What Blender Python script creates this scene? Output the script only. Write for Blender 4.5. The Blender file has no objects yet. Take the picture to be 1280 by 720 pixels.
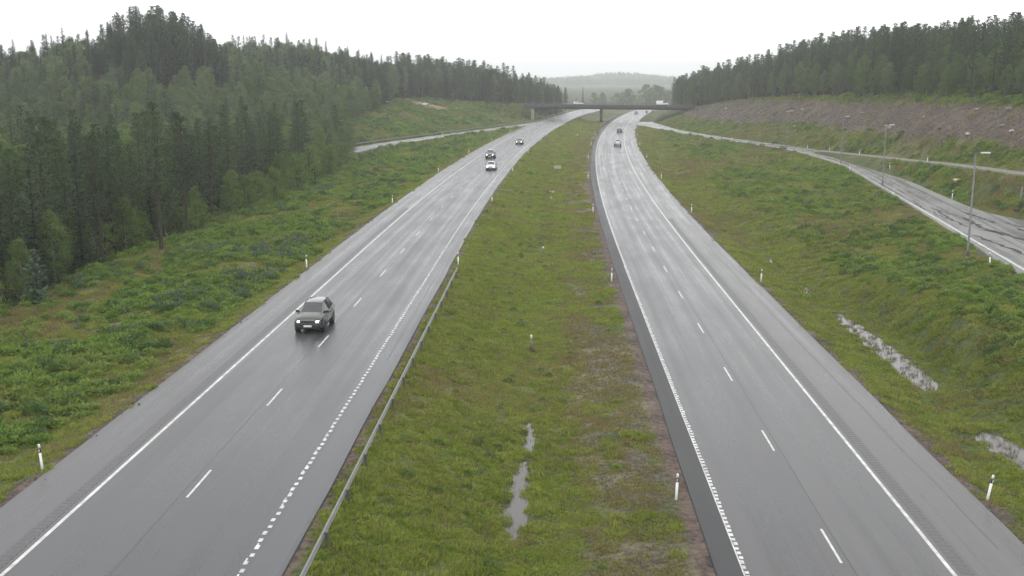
import bpy, bmesh, math, random
import numpy as np
from mathutils import Vector, Matrix

random.seed(7)
RNG = np.random.default_rng(11)
PI = math.pi
R = math.radians
scene = bpy.context.scene
COL = scene.collection

# ------------------------------------------------------------------ camera
CAM_H = 17.3
PITCH = math.atan(260 / 1330)
YAW = math.atan(50 / math.hypot(1330, 260))
cam = bpy.data.cameras.new('camera')
cam.sensor_width = 36.0
cam.lens = 1330 / 1280 * 36
cam.clip_start = 0.5
cam.clip_end = 9000
camo = bpy.data.objects.new('camera', cam)
camo.location = (0, 0, CAM_H)
camo.rotation_euler = (PI / 2 - PITCH, 0, YAW)
COL.objects.link(camo)
scene.camera = camo

# ------------------------------------------------------------------ sky and light
SUN_EL, SUN_AZ = R(58), R(200)
world = bpy.data.worlds.new('World')
scene.world = world
world.use_nodes = True
wn, wl = world.node_tree.nodes, world.node_tree.links
wn.clear()
w_out = wn.new('ShaderNodeOutputWorld')
w_bg = wn.new('ShaderNodeBackground')
w_sky = wn.new('ShaderNodeTexSky')
w_sky.sky_type = 'NISHITA'
w_sky.sun_disc = False
w_sky.sun_elevation = SUN_EL
w_sky.sun_rotation = SUN_AZ
w_hsv = wn.new('ShaderNodeHueSaturation')
w_hsv.inputs['Saturation'].default_value = 0.08
w_mix = wn.new('ShaderNodeMix')
w_mix.data_type = 'RGBA'
w_mix.inputs[0].default_value = 0.88          # an even cloud layer over the sky
w_mix.inputs[7].default_value = (15.2, 15.3, 15.5, 1)
wl.new(w_sky.outputs[0], w_hsv.inputs['Color'])
wl.new(w_hsv.outputs[0], w_mix.inputs[6])
wl.new(w_mix.outputs[2], w_bg.inputs['Color'])
w_bg.inputs['Strength'].default_value = 0.10
wl.new(w_bg.outputs[0], w_out.inputs['Surface'])

sun = bpy.data.lights.new('sun', 'SUN')
sun.energy = 0.5
sun.angle = R(40)
sun.color = (1.0, 0.98, 0.95)
suno = bpy.data.objects.new('sun', sun)
suno.rotation_euler = (PI / 2 - SUN_EL, 0, PI - SUN_AZ)
COL.objects.link(suno)

scene.render.engine = 'CYCLES'
scene.view_settings.view_transform = 'Standard'
scene.view_settings.look = 'None'
scene.view_settings.exposure = 0.06
scene.view_settings.gamma = 1.0
scene.view_settings.use_curve_mapping = False
scene.render.resolution_x, scene.render.resolution_y = 1024, 576
try:
    scene.cycles.volume_bounces = 1
    scene.cycles.max_bounces = 6
    scene.cycles.transparent_max_bounces = 8
except Exception:
    pass

# ------------------------------------------------------------------ helpers
def px2w(px, py, z=0.0):
    """ground point seen at a photo pixel, if it lies at height z"""
    v = Vector(((px - 640) / 1330, -(py - 360) / 1330, -1.0))
    v = camo.rotation_euler.to_matrix() @ v
    t = (z - CAM_H) / v.z
    return v.x * t, v.y * t, z

def w2px(X, Y, Z):
    m = np.array(camo.rotation_euler.to_matrix())
    d = np.stack([np.asarray(X, float), np.asarray(Y, float), np.asarray(Z, float) - CAM_H], -1) @ m
    w = -d[..., 2]
    w = np.where(w < 0.1, 0.1, w)
    return 640 + 1330 * d[..., 0] / w, 360 - 1330 * d[..., 1] / w, w

def tag(o, label=None, cat=None, group=None, kind=None):
    if label: o['label'] = label
    if cat: o['category'] = cat
    if group: o['group'] = group
    if kind: o['kind'] = kind
    return o

def empty(name, loc=(0, 0, 0), rz=0.0):
    o = bpy.data.objects.new(name, None)
    o.empty_display_size = 0.3
    o.location = loc
    o.rotation_euler = (0, 0, rz)
    COL.objects.link(o)
    return o

class MB:
    """collects faces of one mesh"""
    def __init__(s):
        s.v, s.f, s.m, s.uv = [], [], [], []
    def poly(s, pts, m=0):
        b = len(s.v)
        s.v.extend([tuple(p) for p in pts])
        s.f.append(tuple(range(b, b + len(pts))))
        s.m.append(m)
    def box(s, x0, x1, y0, y1, z0, z1, m=0):
        b = len(s.v)
        for z in (z0, z1):
            s.v += [(x0, y0, z), (x1, y0, z), (x1, y1, z), (x0, y1, z)]
        for q in ((3, 2, 1, 0), (4, 5, 6, 7), (0, 1, 5, 4), (1, 2, 6, 5), (2, 3, 7, 6), (3, 0, 4, 7)):
            s.f.append(tuple(b + i for i in q)); s.m.append(m)
    def tube(s, pts, rad, n=6, m=0, caps=True):
        rings = []
        pts = [Vector(p) for p in pts]
        for i, p in enumerate(pts):
            d = (pts[min(i + 1, len(pts) - 1)] - pts[max(i - 1, 0)]).normalized()
            a = d.orthogonal().normalized() if abs(d.z) > 0.95 else d.cross(Vector((0, 0, 1))).normalized()
            c = d.cross(a)
            r = rad[i] if isinstance(rad, (list, tuple)) else rad
            b = len(s.v)
            for k in range(n):
                t = 2 * PI * k / n
                s.v.append(tuple(p + a * (r * math.cos(t)) + c * (r * math.sin(t))))
            rings.append(b)
        for i in range(len(rings) - 1):
            for k in range(n):
                s.f.append((rings[i] + k, rings[i] + (k + 1) % n, rings[i + 1] + (k + 1) % n, rings[i + 1] + k))
                s.m.append(m)
        if caps:
            s.f.append(tuple(rings[0] + k for k in reversed(range(n)))); s.m.append(m)
            s.f.append(tuple(rings[-1] + k for k in range(n))); s.m.append(m)
    def grid(s, P, m=0):
        """P[i][j] points"""
        b = len(s.v)
        nj = len(P[0])
        for row in P:
            s.v.extend([tuple(p) for p in row])
        for i in range(len(P) - 1):
            for j in range(nj - 1):
                s.f.append((b + i * nj + j, b + i * nj + j + 1, b + (i + 1) * nj + j + 1, b + (i + 1) * nj + j))
                s.m.append(m)
    def mesh(s, name, mats, smooth=False):
        me = bpy.data.meshes.new(name)
        me.from_pydata(s.v, [], s.f)
        for mt in (mats if isinstance(mats, (list, tuple)) else [mats]):
            me.materials.append(mt)
        if any(s.m):
            me.polygons.foreach_set('material_index', s.m)
        if smooth:
            me.polygons.foreach_set('use_smooth', [True] * len(me.polygons))
        me.update()
        return me
    def build(s, name, mats, parent=None, smooth=False):
        return link(name, s.mesh(name, mats, smooth), parent)

def link(name, me, parent=None, loc=None, rz=0.0, scale=None):
    o = bpy.data.objects.new(name, me)
    COL.objects.link(o)
    if parent: o.parent = parent
    if loc is not None: o.location = loc
    if rz: o.rotation_euler = (0, 0, rz)
    if scale is not None: o.scale = (scale, scale, scale) if not isinstance(scale, (tuple, list)) else scale
    return o

def smoothstep(a, b, x):
    t = np.clip((np.asarray(x, float) - a) / (b - a), 0, 1)
    return t * t * (3 - 2 * t)

def vnoise(x, y, seed=0):
    x = np.asarray(x, float); y = np.asarray(y, float)
    xi = np.floor(x).astype(np.int64); yi = np.floor(y).astype(np.int64)
    xf, yf = x - xi, y - yi
    def h(i, j):
        n = (i * 374761393 + j * 668265263 + seed * 1442695041) & 0x7fffffff
        n = ((n ^ (n >> 13)) * 1274126177) & 0x7fffffff
        return ((n ^ (n >> 16)) & 0xffff) / 65535.0
    u = xf * xf * (3 - 2 * xf); v = yf * yf * (3 - 2 * yf)
    return (h(xi, yi) * (1 - u) + h(xi + 1, yi) * u) * (1 - v) + (h(xi, yi + 1) * (1 - u) + h(xi + 1, yi + 1) * u) * v

def fbm(x, y, seed=0, o=3):
    s, a, t = 0, 1.0, 0
    for k in range(o):
        s = s + a * vnoise(x * 2 ** k + 17 * k, y * 2 ** k - 9 * k, seed + k)
        t += a; a *= 0.55
    return s / t

# ------------------------------------------------------------------ materials
def new_mat(name):
    m = bpy.data.materials.new(name)
    m.use_nodes = True
    n = m.node_tree.nodes
    return m, n, m.node_tree.links, n['Principled BSDF']

def plain(name, col, rough=0.6, metal=0.0, spec=0.5, var=0.12, scale=8.0, bump=0.0):
    m, n, l, b = new_mat(name)
    tc = n.new('ShaderNodeTexCoord')
    tx = n.new('ShaderNodeTexNoise'); tx.inputs['Scale'].default_value = scale; tx.inputs['Detail'].default_value = 5
    l.new(tc.outputs['Object'], tx.inputs['Vector'])
    rp = n.new('ShaderNodeValToRGB')
    rp.color_ramp.elements[0].position = 0.3; rp.color_ramp.elements[1].position = 0.7
    rp.color_ramp.elements[0].color = (*[c * (1 - var) for c in col], 1)
    rp.color_ramp.elements[1].color = (*[min(1, c * (1 + var)) for c in col], 1)
    l.new(tx.outputs['Fac'], rp.inputs[0]); l.new(rp.outputs[0], b.inputs['Base Color'])
    b.inputs['Roughness'].default_value = rough
    b.inputs['Metallic'].default_value = metal
    b.inputs['Specular IOR Level'].default_value = spec
    if bump:
        bp = n.new('ShaderNodeBump'); bp.inputs['Strength'].default_value = bump; bp.inputs['Distance'].default_value = 0.02
        l.new(tx.outputs['Fac'], bp.inputs['Height']); l.new(bp.outputs[0], b.inputs['Normal'])
    return m

def foliage(name, c0, c1, dry=None, dry_amt=0.0, rough=0.55, transl=0.35, wscale=0.12):
    """leaf colour varies by plant and in drifts across the ground"""
    m, n, l, b = new_mat(name)
    geo = n.new('ShaderNodeNewGeometry')
    oi = n.new('ShaderNodeObjectInfo')
    tx = n.new('ShaderNodeTexNoise'); tx.inputs['Scale'].default_value = wscale; tx.inputs['Detail'].default_value = 4
    l.new(geo.outputs['Position'], tx.inputs['Vector'])
    tf = n.new('ShaderNodeTexNoise'); tf.inputs['Scale'].default_value = 2.3; tf.inputs['Detail'].default_value = 2
    l.new(geo.outputs['Position'], tf.inputs['Vector'])
    a1 = n.new('ShaderNodeMath'); a1.operation = 'MULTIPLY_ADD'; a1.inputs[1].default_value = 0.85
    l.new(oi.outputs['Random'], a1.inputs[0]); l.new(tf.outputs['Fac'], a1.inputs[2])
    a2 = n.new('ShaderNodeMath'); a2.operation = 'SUBTRACT'; a2.inputs[1].default_value = 0.42
    l.new(a1.outputs[0], a2.inputs[0])
    mx = n.new('ShaderNodeMix'); mx.data_type = 'RGBA'
    l.new(a2.outputs[0], mx.inputs[0])
    mx.inputs[6].default_value = (*c0, 1); mx.inputs[7].default_value = (*c1, 1)
    out = mx.outputs[2]
    if dry:
        mr = n.new('ShaderNodeMapRange')
        mr.inputs['From Min'].default_value = 0.45; mr.inputs['From Max'].default_value = 0.68
        mr.inputs['To Max'].default_value = dry_amt
        l.new(tx.outputs['Fac'], mr.inputs['Value'])
        md = n.new('ShaderNodeMix'); md.data_type = 'RGBA'
        l.new(mr.outputs[0], md.inputs[0]); l.new(out, md.inputs[6]); md.inputs[7].default_value = (*dry, 1)
        out = md.outputs[2]
    l.new(out, b.inputs['Base Color'])
    b.inputs['Roughness'].default_value = rough
    b.inputs['Specular IOR Level'].default_value = 0.3
    if transl:
        tr = n.new('ShaderNodeBsdfTranslucent'); l.new(out, tr.inputs['Color'])
        ms = n.new('ShaderNodeMixShader'); ms.inputs[0].default_value = transl
        l.new(b.outputs[0], ms.inputs[1]); l.new(tr.outputs[0], ms.inputs[2])
        l.new(ms.outputs[0], n['Material Output'].inputs['Surface'])
    return m

def asphalt(name, base, rough_lo, rough_hi, seam=None, lane_shift=None, worn=0.42, rough_step=None):
    """wet asphalt; the uv map holds metres across and along the road"""
    m, n, l, b = new_mat(name)
    uv = n.new('ShaderNodeUVMap'); uv.uv_map = 'road'
    def stretched(sx, sy, scale, det=4):
        mp = n.new('ShaderNodeMapping'); mp.inputs['Scale'].default_value = (sx, sy, 1)
        l.new(uv.outputs[0], mp.inputs['Vector'])
        t = n.new('ShaderNodeTexNoise'); t.inputs['Scale'].default_value = scale; t.inputs['Detail'].default_value = det
        l.new(mp.outputs[0], t.inputs['Vector'])
        return t
    streak = stretched(1.6, 0.016, 1.0, 5)
    blot = stretched(0.5, 0.12, 1.0, 6)
    grain = stretched(1, 1, 28, 3)
    fine = stretched(1, 1, 95, 2)
    def comb(a, wa, c, wc, off):
        x = n.new('ShaderNodeMath'); x.operation = 'MULTIPLY_ADD'; x.inputs[1].default_value = wa; x.inputs[2].default_value = off
        l.new(a, x.inputs[0])
        y = n.new('ShaderNodeMath'); y.operation = 'MULTIPLY_ADD'; y.inputs[1].default_value = wc
        l.new(c, y.inputs[0]); l.new(x.outputs[0], y.inputs[2])
        return y.outputs[0]
    f = comb(streak.outputs['Fac'], 1.9, blot.outputs['Fac'], 1.0, -0.98)
    f = comb(grain.outputs['Fac'], 0.9, f, 1.0, -0.45)
    rp = n.new('ShaderNodeValToRGB')
    rp.color_ramp.elements[0].position = 0.1; rp.color_ramp.elements[1].position = 0.95
    rp.color_ramp.elements[0].color = (*[c * (1 - worn) for c in base], 1)
    rp.color_ramp.elements[1].color = (*[c * (1 + worn) for c in base], 1)
    l.new(f, rp.inputs[0])
    out = rp.outputs[0]
    if lane_shift:
        # each lane was laid with its own mix: colour steps across the road at the seams
        sep = n.new('ShaderNodeSeparateXYZ'); l.new(uv.outputs[0], sep.inputs[0])
        for (u, mul) in lane_shift:
            g = n.new('ShaderNodeMath'); g.operation = 'GREATER_THAN'; g.inputs[1].default_value = u
            l.new(sep.outputs[0], g.inputs[0])
            mm = n.new('ShaderNodeMix'); mm.data_type = 'RGBA'; mm.blend_type = 'MULTIPLY'
            l.new(g.outputs[0], mm.inputs[0]); l.new(out, mm.inputs[6]); mm.inputs[7].default_value = (*mul, 1)
            out = mm.outputs[2]
    l.new(out, b.inputs['Base Color'])
    rr = n.new('ShaderNodeMapRange'); rr.inputs['To Min'].default_value = rough_lo; rr.inputs['To Max'].default_value = rough_hi
    rr.inputs['From Min'].default_value = 0.2; rr.inputs['From Max'].default_value = 0.85
    l.new(comb(streak.outputs['Fac'], 1.6, blot.outputs['Fac'], 0.9, -0.75), rr.inputs['Value'])
    ro = rr.outputs[0]
    if rough_step:                              # a strip of newer, coarser mix that sheds the water film
        s2 = n.new('ShaderNodeSeparateXYZ'); l.new(uv.outputs[0], s2.inputs[0])
        g2 = n.new('ShaderNodeMath'); g2.operation = 'LESS_THAN'; g2.inputs[1].default_value = rough_step[0]
        l.new(s2.outputs[0], g2.inputs[0])
        a2 = n.new('ShaderNodeMath'); a2.operation = 'MULTIPLY_ADD'; a2.inputs[1].default_value = rough_step[1]
        l.new(g2.outputs[0], a2.inputs[0]); l.new(ro, a2.inputs[2]); ro = a2.outputs[0]
    l.new(ro, b.inputs['Roughness'])
    bp = n.new('ShaderNodeBump'); bp.inputs['Strength'].default_value = 0.35; bp.inputs['Distance'].default_value = 0.004
    l.new(comb(fine.outputs['Fac'], 0.6, grain.outputs['Fac'], 0.6, 0), bp.inputs['Height'])
    l.new(bp.outputs[0], b.inputs['Normal'])
    b.inputs['Specular IOR Level'].default_value = 0.5
    return m

M = {}
M['asphalt_left'] = asphalt('asphalt_left', (0.080, 0.079, 0.081), 0.20, 0.44, lane_shift=[(-18.9, (0.82, 0.84, 0.87)), (-14.55, (0.92, 0.92, 0.93)), (-10.0, (1.12, 1.12, 1.12))])
M['asphalt_right'] = asphalt('asphalt_right', (0.040, 0.040, 0.0415), 0.20, 0.44, rough_step=(6.95, .28), lane_shift=[(7.0, (1.75, 1.75, 1.72)), (10.98, (1.16, 1.16, 1.15)), (15.3, (1.12, 1.10, 1.10))])
M['asphalt_ramp'] = asphalt('asphalt_ramp', (0.165, 0.16, 0.158), 0.20, 0.38, worn=0.35)
M['asphalt_path'] = asphalt('asphalt_path', (0.16, 0.145, 0.12), 0.4, 0.6, worn=0.2)
M['tar'] = plain('tar_seal', (0.016, 0.016, 0.018), 0.75, var=0.3, scale=3)
M['joint'] = plain('paving_joint', (0.036, 0.035, 0.037), 0.4, var=0.3, scale=3)
M['paint'] = plain('road_paint', (0.54, 0.54, 0.525), 0.45, var=0.3, scale=2.2, bump=0.2)
M['paint_worn'] = plain('road_paint_worn', (0.46, 0.46, 0.45), 0.45, var=0.35, scale=3, bump=0.2)
M['galv'] = plain('galvanised_steel', (0.25, 0.255, 0.25), 0.5, metal=0.4, var=0.15, scale=3)
M['galv_dull'] = plain('dull_steel', (0.16, 0.165, 0.165), 0.5, metal=0.6, var=0.2, scale=3)
M['white_plastic'] = plain('white_plastic', (0.78, 0.78, 0.76), 0.4, var=0.06)
M['black_plastic'] = plain('black_plastic', (0.015, 0.015, 0.016), 0.45, var=0.1)
M['reflector'] = plain('reflector', (0.75, 0.72, 0.62), 0.15, metal=0.3)
M['concrete'] = plain('concrete', (0.26, 0.26, 0.25), 0.8, var=0.2, scale=1.2, bump=0.2)
M['concrete_dark'] = plain('weathered_concrete', (0.075, 0.077, 0.077), 0.8, var=0.3, scale=0.6, bump=0.2)
M['rock'] = plain('pale_rock', (0.42, 0.39, 0.36), 0.7, var=0.25, scale=3, bump=0.5)
M['rock_grey'] = plain('grey_rock', (0.16, 0.15, 0.14), 0.7, var=0.3, scale=3, bump=0.5)
M['clod'] = plain('soil_clods', (0.088, 0.074, 0.060), 0.85, var=0.35, scale=2, bump=0.4)
M['bark_pine'] = plain('bark_pine', (0.048, 0.038, 0.030), 0.9, var=0.35, scale=3, bump=0.4)
M['bark_spruce'] = plain('bark_spruce', (0.05, 0.042, 0.036), 0.9, var=0.35, scale=4, bump=0.4)
M['limb'] = plain('thin_limbs', (0.055, 0.045, 0.035), 0.8, var=0.3)
M['bark_birch'] = plain('bark_birch', (0.22, 0.21, 0.19), 0.7, var=0.5, scale=2.5, bump=0.3)
M['pine'] = foliage('needles_pine', (0.044, 0.076, 0.032), (0.098, 0.148, 0.060), transl=0.3)
M['spruce'] = foliage('needles_spruce', (0.028, 0.052, 0.024), (0.058, 0.092, 0.040), transl=0.25)
M['spruce_young'] = foliage('needles_young', (0.05, 0.085, 0.05), (0.09, 0.14, 0.09), transl=0.15)
M['birch'] = foliage('leaves_birch', (0.095, 0.155, 0.042), (0.175, 0.25, 0.07), transl=0.45)
M['aspen'] = foliage('leaves_aspen', (0.115, 0.17, 0.075), (0.19, 0.255, 0.105), transl=0.45)
M['bush'] = foliage('leaves_bush', (0.11, 0.18, 0.035), (0.18, 0.26, 0.06), transl=0.4)
M['grass'] = foliage('grass_green', (0.185, 0.260, 0.030), (0.315, 0.370, 0.065), (0.31, 0.295, 0.085), 0.45, transl=0.45)
M['grass_dry'] = foliage('grass_dry', (0.20, 0.215, 0.055), (0.32, 0.29, 0.095), (0.29, 0.215, 0.11), 0.6, transl=0.45)
M['weed'] = foliage('weed_leaves', (0.120, 0.215, 0.032), (0.235, 0.335, 0.065), (0.21, 0.22, 0.07), 0.5, transl=0.45)
M['weed_dark'] = foliage('weed_dark', (0.06, 0.125, 0.032), (0.12, 0.195, 0.055), transl=0.4)
M['stalk'] = foliage('dry_stalks', (0.14, 0.105, 0.065), (0.22, 0.17, 0.10), transl=0.1)
M['lupine'] = foliage('lupine_bloom', (0.085, 0.084, 0.115), (0.15, 0.142, 0.175), transl=0.15)
M['sedge'] = foliage('sedge', (0.12, 0.14, 0.06), (0.19, 0.19, 0.10), transl=0.35)

def water_mat():
    m, n, l, b = new_mat('puddle_water')
    geo = n.new('ShaderNodeNewGeometry')
    t = n.new('ShaderNodeTexNoise'); t.inputs['Scale'].default_value = 5; t.inputs['Detail'].default_value = 2
    l.new(geo.outputs['Position'], t.inputs['Vector'])
    bp = n.new('ShaderNodeBump'); bp.inputs['Strength'].default_value = 0.12; bp.inputs['Distance'].default_value = 0.02
    l.new(t.outputs['Fac'], bp.inputs['Height']); l.new(bp.outputs[0], b.inputs['Normal'])
    b.inputs['Base Color'].default_value = (0.075, 0.07, 0.062, 1)
    b.inputs['Roughness'].default_value = 0.06
    b.inputs['Specular IOR Level'].default_value = 0.4
    return m
M['water'] = water_mat()

def ground_mat():
    m, n, l, b = new_mat('verge_soil_and_grass')
    geo = n.new('ShaderNodeNewGeometry')
    at = n.new('ShaderNodeVertexColor'); at.layer_name = 'cover'
    t1 = n.new('ShaderNodeTexNoise'); t1.inputs['Scale'].default_value = 0.35; t1.inputs['Detail'].default_value = 8
    t2 = n.new('ShaderNodeTexNoise'); t2.inputs['Scale'].default_value = 3.5; t2.inputs['Detail'].default_value = 6
    l.new(geo.outputs['Position'], t1.inputs['Vector']); l.new(geo.outputs['Position'], t2.inputs['Vector'])
    t3 = n.new('ShaderNodeTexNoise'); t3.inputs['Scale'].default_value = 13; t3.inputs['Detail'].default_value = 4
    l.new(geo.outputs['Position'], t3.inputs['Vector'])
    a0 = n.new('ShaderNodeMath'); a0.operation = 'MULTIPLY_ADD'; a0.inputs[1].default_value = 0.5
    l.new(t3.outputs['Fac'], a0.inputs[0]); l.new(t2.outputs['Fac'], a0.inputs[2])
    ad = n.new('ShaderNodeMath'); ad.operation = 'ADD'
    l.new(t1.outputs['Fac'], ad.inputs[0]); l.new(a0.outputs[0], ad.inputs[1])
    mr = n.new('ShaderNodeMapRange'); mr.inputs['From Min'].default_value = 0.95; mr.inputs['From Max'].default_value = 1.55
    mr.inputs['To Min'].default_value = 0.35; mr.inputs['To Max'].default_value = 1.65
    l.new(ad.outputs[0], mr.inputs['Value'])
    mx = n.new('ShaderNodeMix'); mx.data_type = 'RGBA'; mx.blend_type = 'MULTIPLY'; mx.inputs[0].default_value = 1
    l.new(at.outputs['Color'], mx.inputs[6]); l.new(mr.outputs[0], mx.inputs[7])
    l.new(mx.outputs[2], b.inputs['Base Color'])
    b.inputs['Roughness'].default_value = 0.85
    b.inputs['Specular IOR Level'].default_value = 0.2
    bp = n.new('ShaderNodeBump'); bp.inputs['Strength'].default_value = 0.8; bp.inputs['Distance'].default_value = 0.16
    l.new(t2.outputs['Fac'], bp.inputs['Height']); l.new(bp.outputs[0], b.inputs['Normal'])
    return m
M['ground'] = ground_mat()

# ------------------------------------------------------------------ road alignment and terrain
ZL, ZR = 1.2, 0.0                       # height of the two carriageways
def bend(Y):
    Y = np.asarray(Y, float)
    a = np.clip(Y - 100, 0, 900)
    return a * a / 6800.0 + np.clip(Y - 1000, 0, None) * (900 / 3400.0)

def sag(Y):
    return -1.2 * np.clip((np.asarray(Y, float) - 600) / 100, 0, 3) ** 2
L_OUT, L_IN = -21.05, -8.85
R_IN, R_OUT = 6.0, 18.0
prof_u = np.array([-60, -48, -43, -40, -34, -29, -24.5, -22.4, -21.5, -21.0, -8.9, -8.3, -7.4, -4.5, -1.6, -0.8, 2, 4.6, 5.6, 6.0, 18.0, 18.5, 19.6, 21.2, 22.4, 24.0, 27, 34, 60])
prof_z = np.array([-1.2, -1.0, -0.1, 0.75, 1.0, 0.85, 0.45, 0.75, 1.08, 1.12, 1.12, 1.06, 0.95, 0.25, -0.32, -0.32, -0.15, -0.05, -0.05, -0.08, -0.08, -0.1, -0.35, -0.78, -0.80, -0.45, 0.15, 0.9, 2.5])

def poly_strip(near, far, zs):
    """centre line + half width from the two edges seen in the photo"""
    out = []
    for (a, c, z) in zip(near, far, zs):
        A = Vector(px2w(a[0], a[1], z)); C = Vector(px2w(c[0], c[1], z))
        out.append((A, C))
    return out

# the right-hand ramp: left edge and right edge in metres (x, y, z)
_ry = [60, 80, 104, 123, 140, 165, 195, 225, 255, 285, 315, 350, 385, 425, 455]
_rz = [2.95, 2.8, 2.5, 2.35, 2.25, 2.0, 1.85, 1.75, 1.5, 1.1, .8, .5, .15, -.03, -.03]
ramp_near = list(zip([31.5, 35.5, 39.6, 42.7, 45.2, 49.1, 53.2, 54.9, 54.2, 50.0, 45.6, 41.9, 38.6, 33.5, 28], _ry, _rz))
ramp_far = list(zip([62, 58, 53.5, 50.2, 51.6, 55.0, 58.2, 60.2, 60.2, 56, 51, 47, 44.2, 43.2, 42], _ry, _rz))
path_c = [(60.6, 246, 1.6), (62.7, 221, 2.4), (62.1, 191, 3.6), (61.3, 163, 4.8), (60.4, 138, 5.6), (61, 110, 6.3), (63, 75, 7.2)]
lramp_near = [(-46, 236, 0.9), (-41.5, 262, 1.3), (-34.6, 295, 1.25), (-27.2, 325, 1.2), (-17.0, 362, 1.17), (-7.0, 398, 1.17), (2.0, 432, 1.17)]
lramp_far = [(-53, 236, 0.9), (-47.3, 262, 1.3), (-39.6, 295, 1.25), (-31.4, 327, 1.2), (-20.6, 366, 1.17), (-10.2, 404, 1.17), (-1.0, 440, 1.17)]

ctrl = []
for y in range(-150, 1001, 50):
    b = float(bend(y))
    for u in (-41, -34, -26, 26):
        z = float(np.interp(u, prof_u, prof_z))
        ctrl.append((u + b, y, z))
for (x, y, z) in []:
    ctrl.append((x, y, z))
for (x, y, z) in lramp_far[:4]:
    ctrl.append((x, y, z))
def dense(pts, step=14.0):
    out = []
    for i in range(len(pts) - 1):
        n = max(1, int(math.dist(pts[i][:2], pts[i + 1][:2]) / step))
        for k in range(n):
            out.append(tuple(pts[i][c] + (pts[i + 1][c] - pts[i][c]) * k / n for c in range(3)))
    return out + [pts[-1]]
FOOT = [(67, 60, 8.8), (66.5, 100, 8.5), (66.5, 143, 8.1), (68, 190, 6.8), (69, 240, 5.5), (68.5, 295, 4.4), (62, 335, 3.0), (54, 400, 2.0), (50, 440, 1.6)]
BROW = [(82, 60, 14.2), (80.5, 110, 14.3), (79, 170, 14.2), (79, 230, 13.6), (79, 290, 12.9), (77.5, 333, 12.1), (75, 390, 10.7), (72, 425, 9.6), (61, 452, 6.4), (66, 475, 6.8)]
ctrl += dense(ramp_near[:-2], 20) + dense(ramp_far[:-2], 20) + dense(path_c[1:], 20)
ctrl += dense(FOOT) + dense(BROW)
ctrl += [  # right: green strip, brown cut, brow, plateau
    (130, 60, 15.5), (130, 170, 15.5), (130, 290, 15), (125, 400, 12), (110, 470, 8), (75, 520, 6.5), (90, 600, 6), (200, 200, 15), (200, 400, 12), (200, 600, 6),
    # left: forest floor, knoll, slope above the ramp, bridge approach
    (-58, 60, -1.2), (-58, 120, -1.2), (-60, 180, -0.8), (-62, 230, 0.2), (-90, 120, -0.8), (-90, 180, 0.5), (-85, 235, 3.5),
    (-112, 290, 18.5), (-97, 300, 17), (-128, 310, 18.5), (-140, 270, 11), (-112, 240, 6.5), (-150, 200, 2.5), (-190, 260, 6), (-180, 330, 8), (-75, 270, 4.0),
    (-72, 330, 9.0), (-58, 340, 5.2), (-53, 334, 4.0), (-54, 385, 6.5), (-51, 429, 8.0), (-90, 400, 18.0), (-64, 430, 10.5), (-40, 372, 3.4), (-40, 415, 5.4), (-30, 462, 7.0),
    (-14, 462, 6.4), (-10, 478, 6.6), (-24, 425, 3.8), (-22, 395, 2.4), (-35, 500, 7.2), (-5, 520, 5.6), (10, 560, 4), (-60, 520, 8.5), (-120, 480, 14), (-200, 500, 9), (-100, 600, 7), (-250, 380, 8), (-260, 150, 0),
]
ctrl = np.array(ctrl, float)
def _rbf_setup(c):
    n = len(c)
    d = np.hypot(c[:, None, 0] - c[None, :, 0], c[:, None, 1] - c[None, :, 1])
    A = np.zeros((n + 3, n + 3))
    A[:n, :n] = d + np.eye(n) * -0.4
    A[:n, n] = 1; A[:n, n + 1] = c[:, 0]; A[:n, n + 2] = c[:, 1]
    A[n:, :n] = A[:n, n:].T
    rhs = np.zeros(n + 3); rhs[:n] = c[:, 2]
    return np.linalg.solve(A, rhs)
RBF = _rbf_setup(ctrl)
def rbf(X, Y):
    out = np.empty(X.shape)
    n = len(ctrl)
    for s in range(0, len(X), 20000):
        x = X[s:s + 20000]; y = Y[s:s + 20000]
        d = np.hypot(x[:, None] - ctrl[None, :, 0], y[:, None] - ctrl[None, :, 1])
        out[s:s + 20000] = d @ RBF[:n] + RBF[n] + RBF[n + 1] * x + RBF[n + 2] * y
    return out

def near_line(X, Y, line):
    """distance to a polyline and height + half width there"""
    best = np.full(X.shape, 1e9); zz = np.zeros(X.shape); hw = np.zeros(X.shape)
    for i in range(len(line) - 1):
        (ax, ay, az, aw), (bx, by, bz, bw) = line[i], line[i + 1]
        dx, dy = bx - ax, by - ay
        t = np.clip(((X - ax) * dx + (Y - ay) * dy) / (dx * dx + dy * dy), 0, 1)
        d = np.hypot(X - ax - t * dx, Y - ay - t * dy)
        k = d < best
        best = np.where(k, d, best)
        zz = np.where(k, az + t * (bz - az), zz); hw = np.where(k, aw + t * (bw - aw), hw)
    return best, zz, hw
def centre(a, c):
    return [((p[0] + q[0]) / 2, (p[1] + q[1]) / 2, (p[2] + q[2]) / 2, math.dist(p[:2], q[:2]) / 2 * 0.97) for p, q in zip(a, c)]
RAMP = centre(ramp_near, ramp_far)
LRAMP = centre(lramp_near, lramp_far)
PATH = [(x, y, z, 1.3) for (x, y, z) in path_c]

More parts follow.
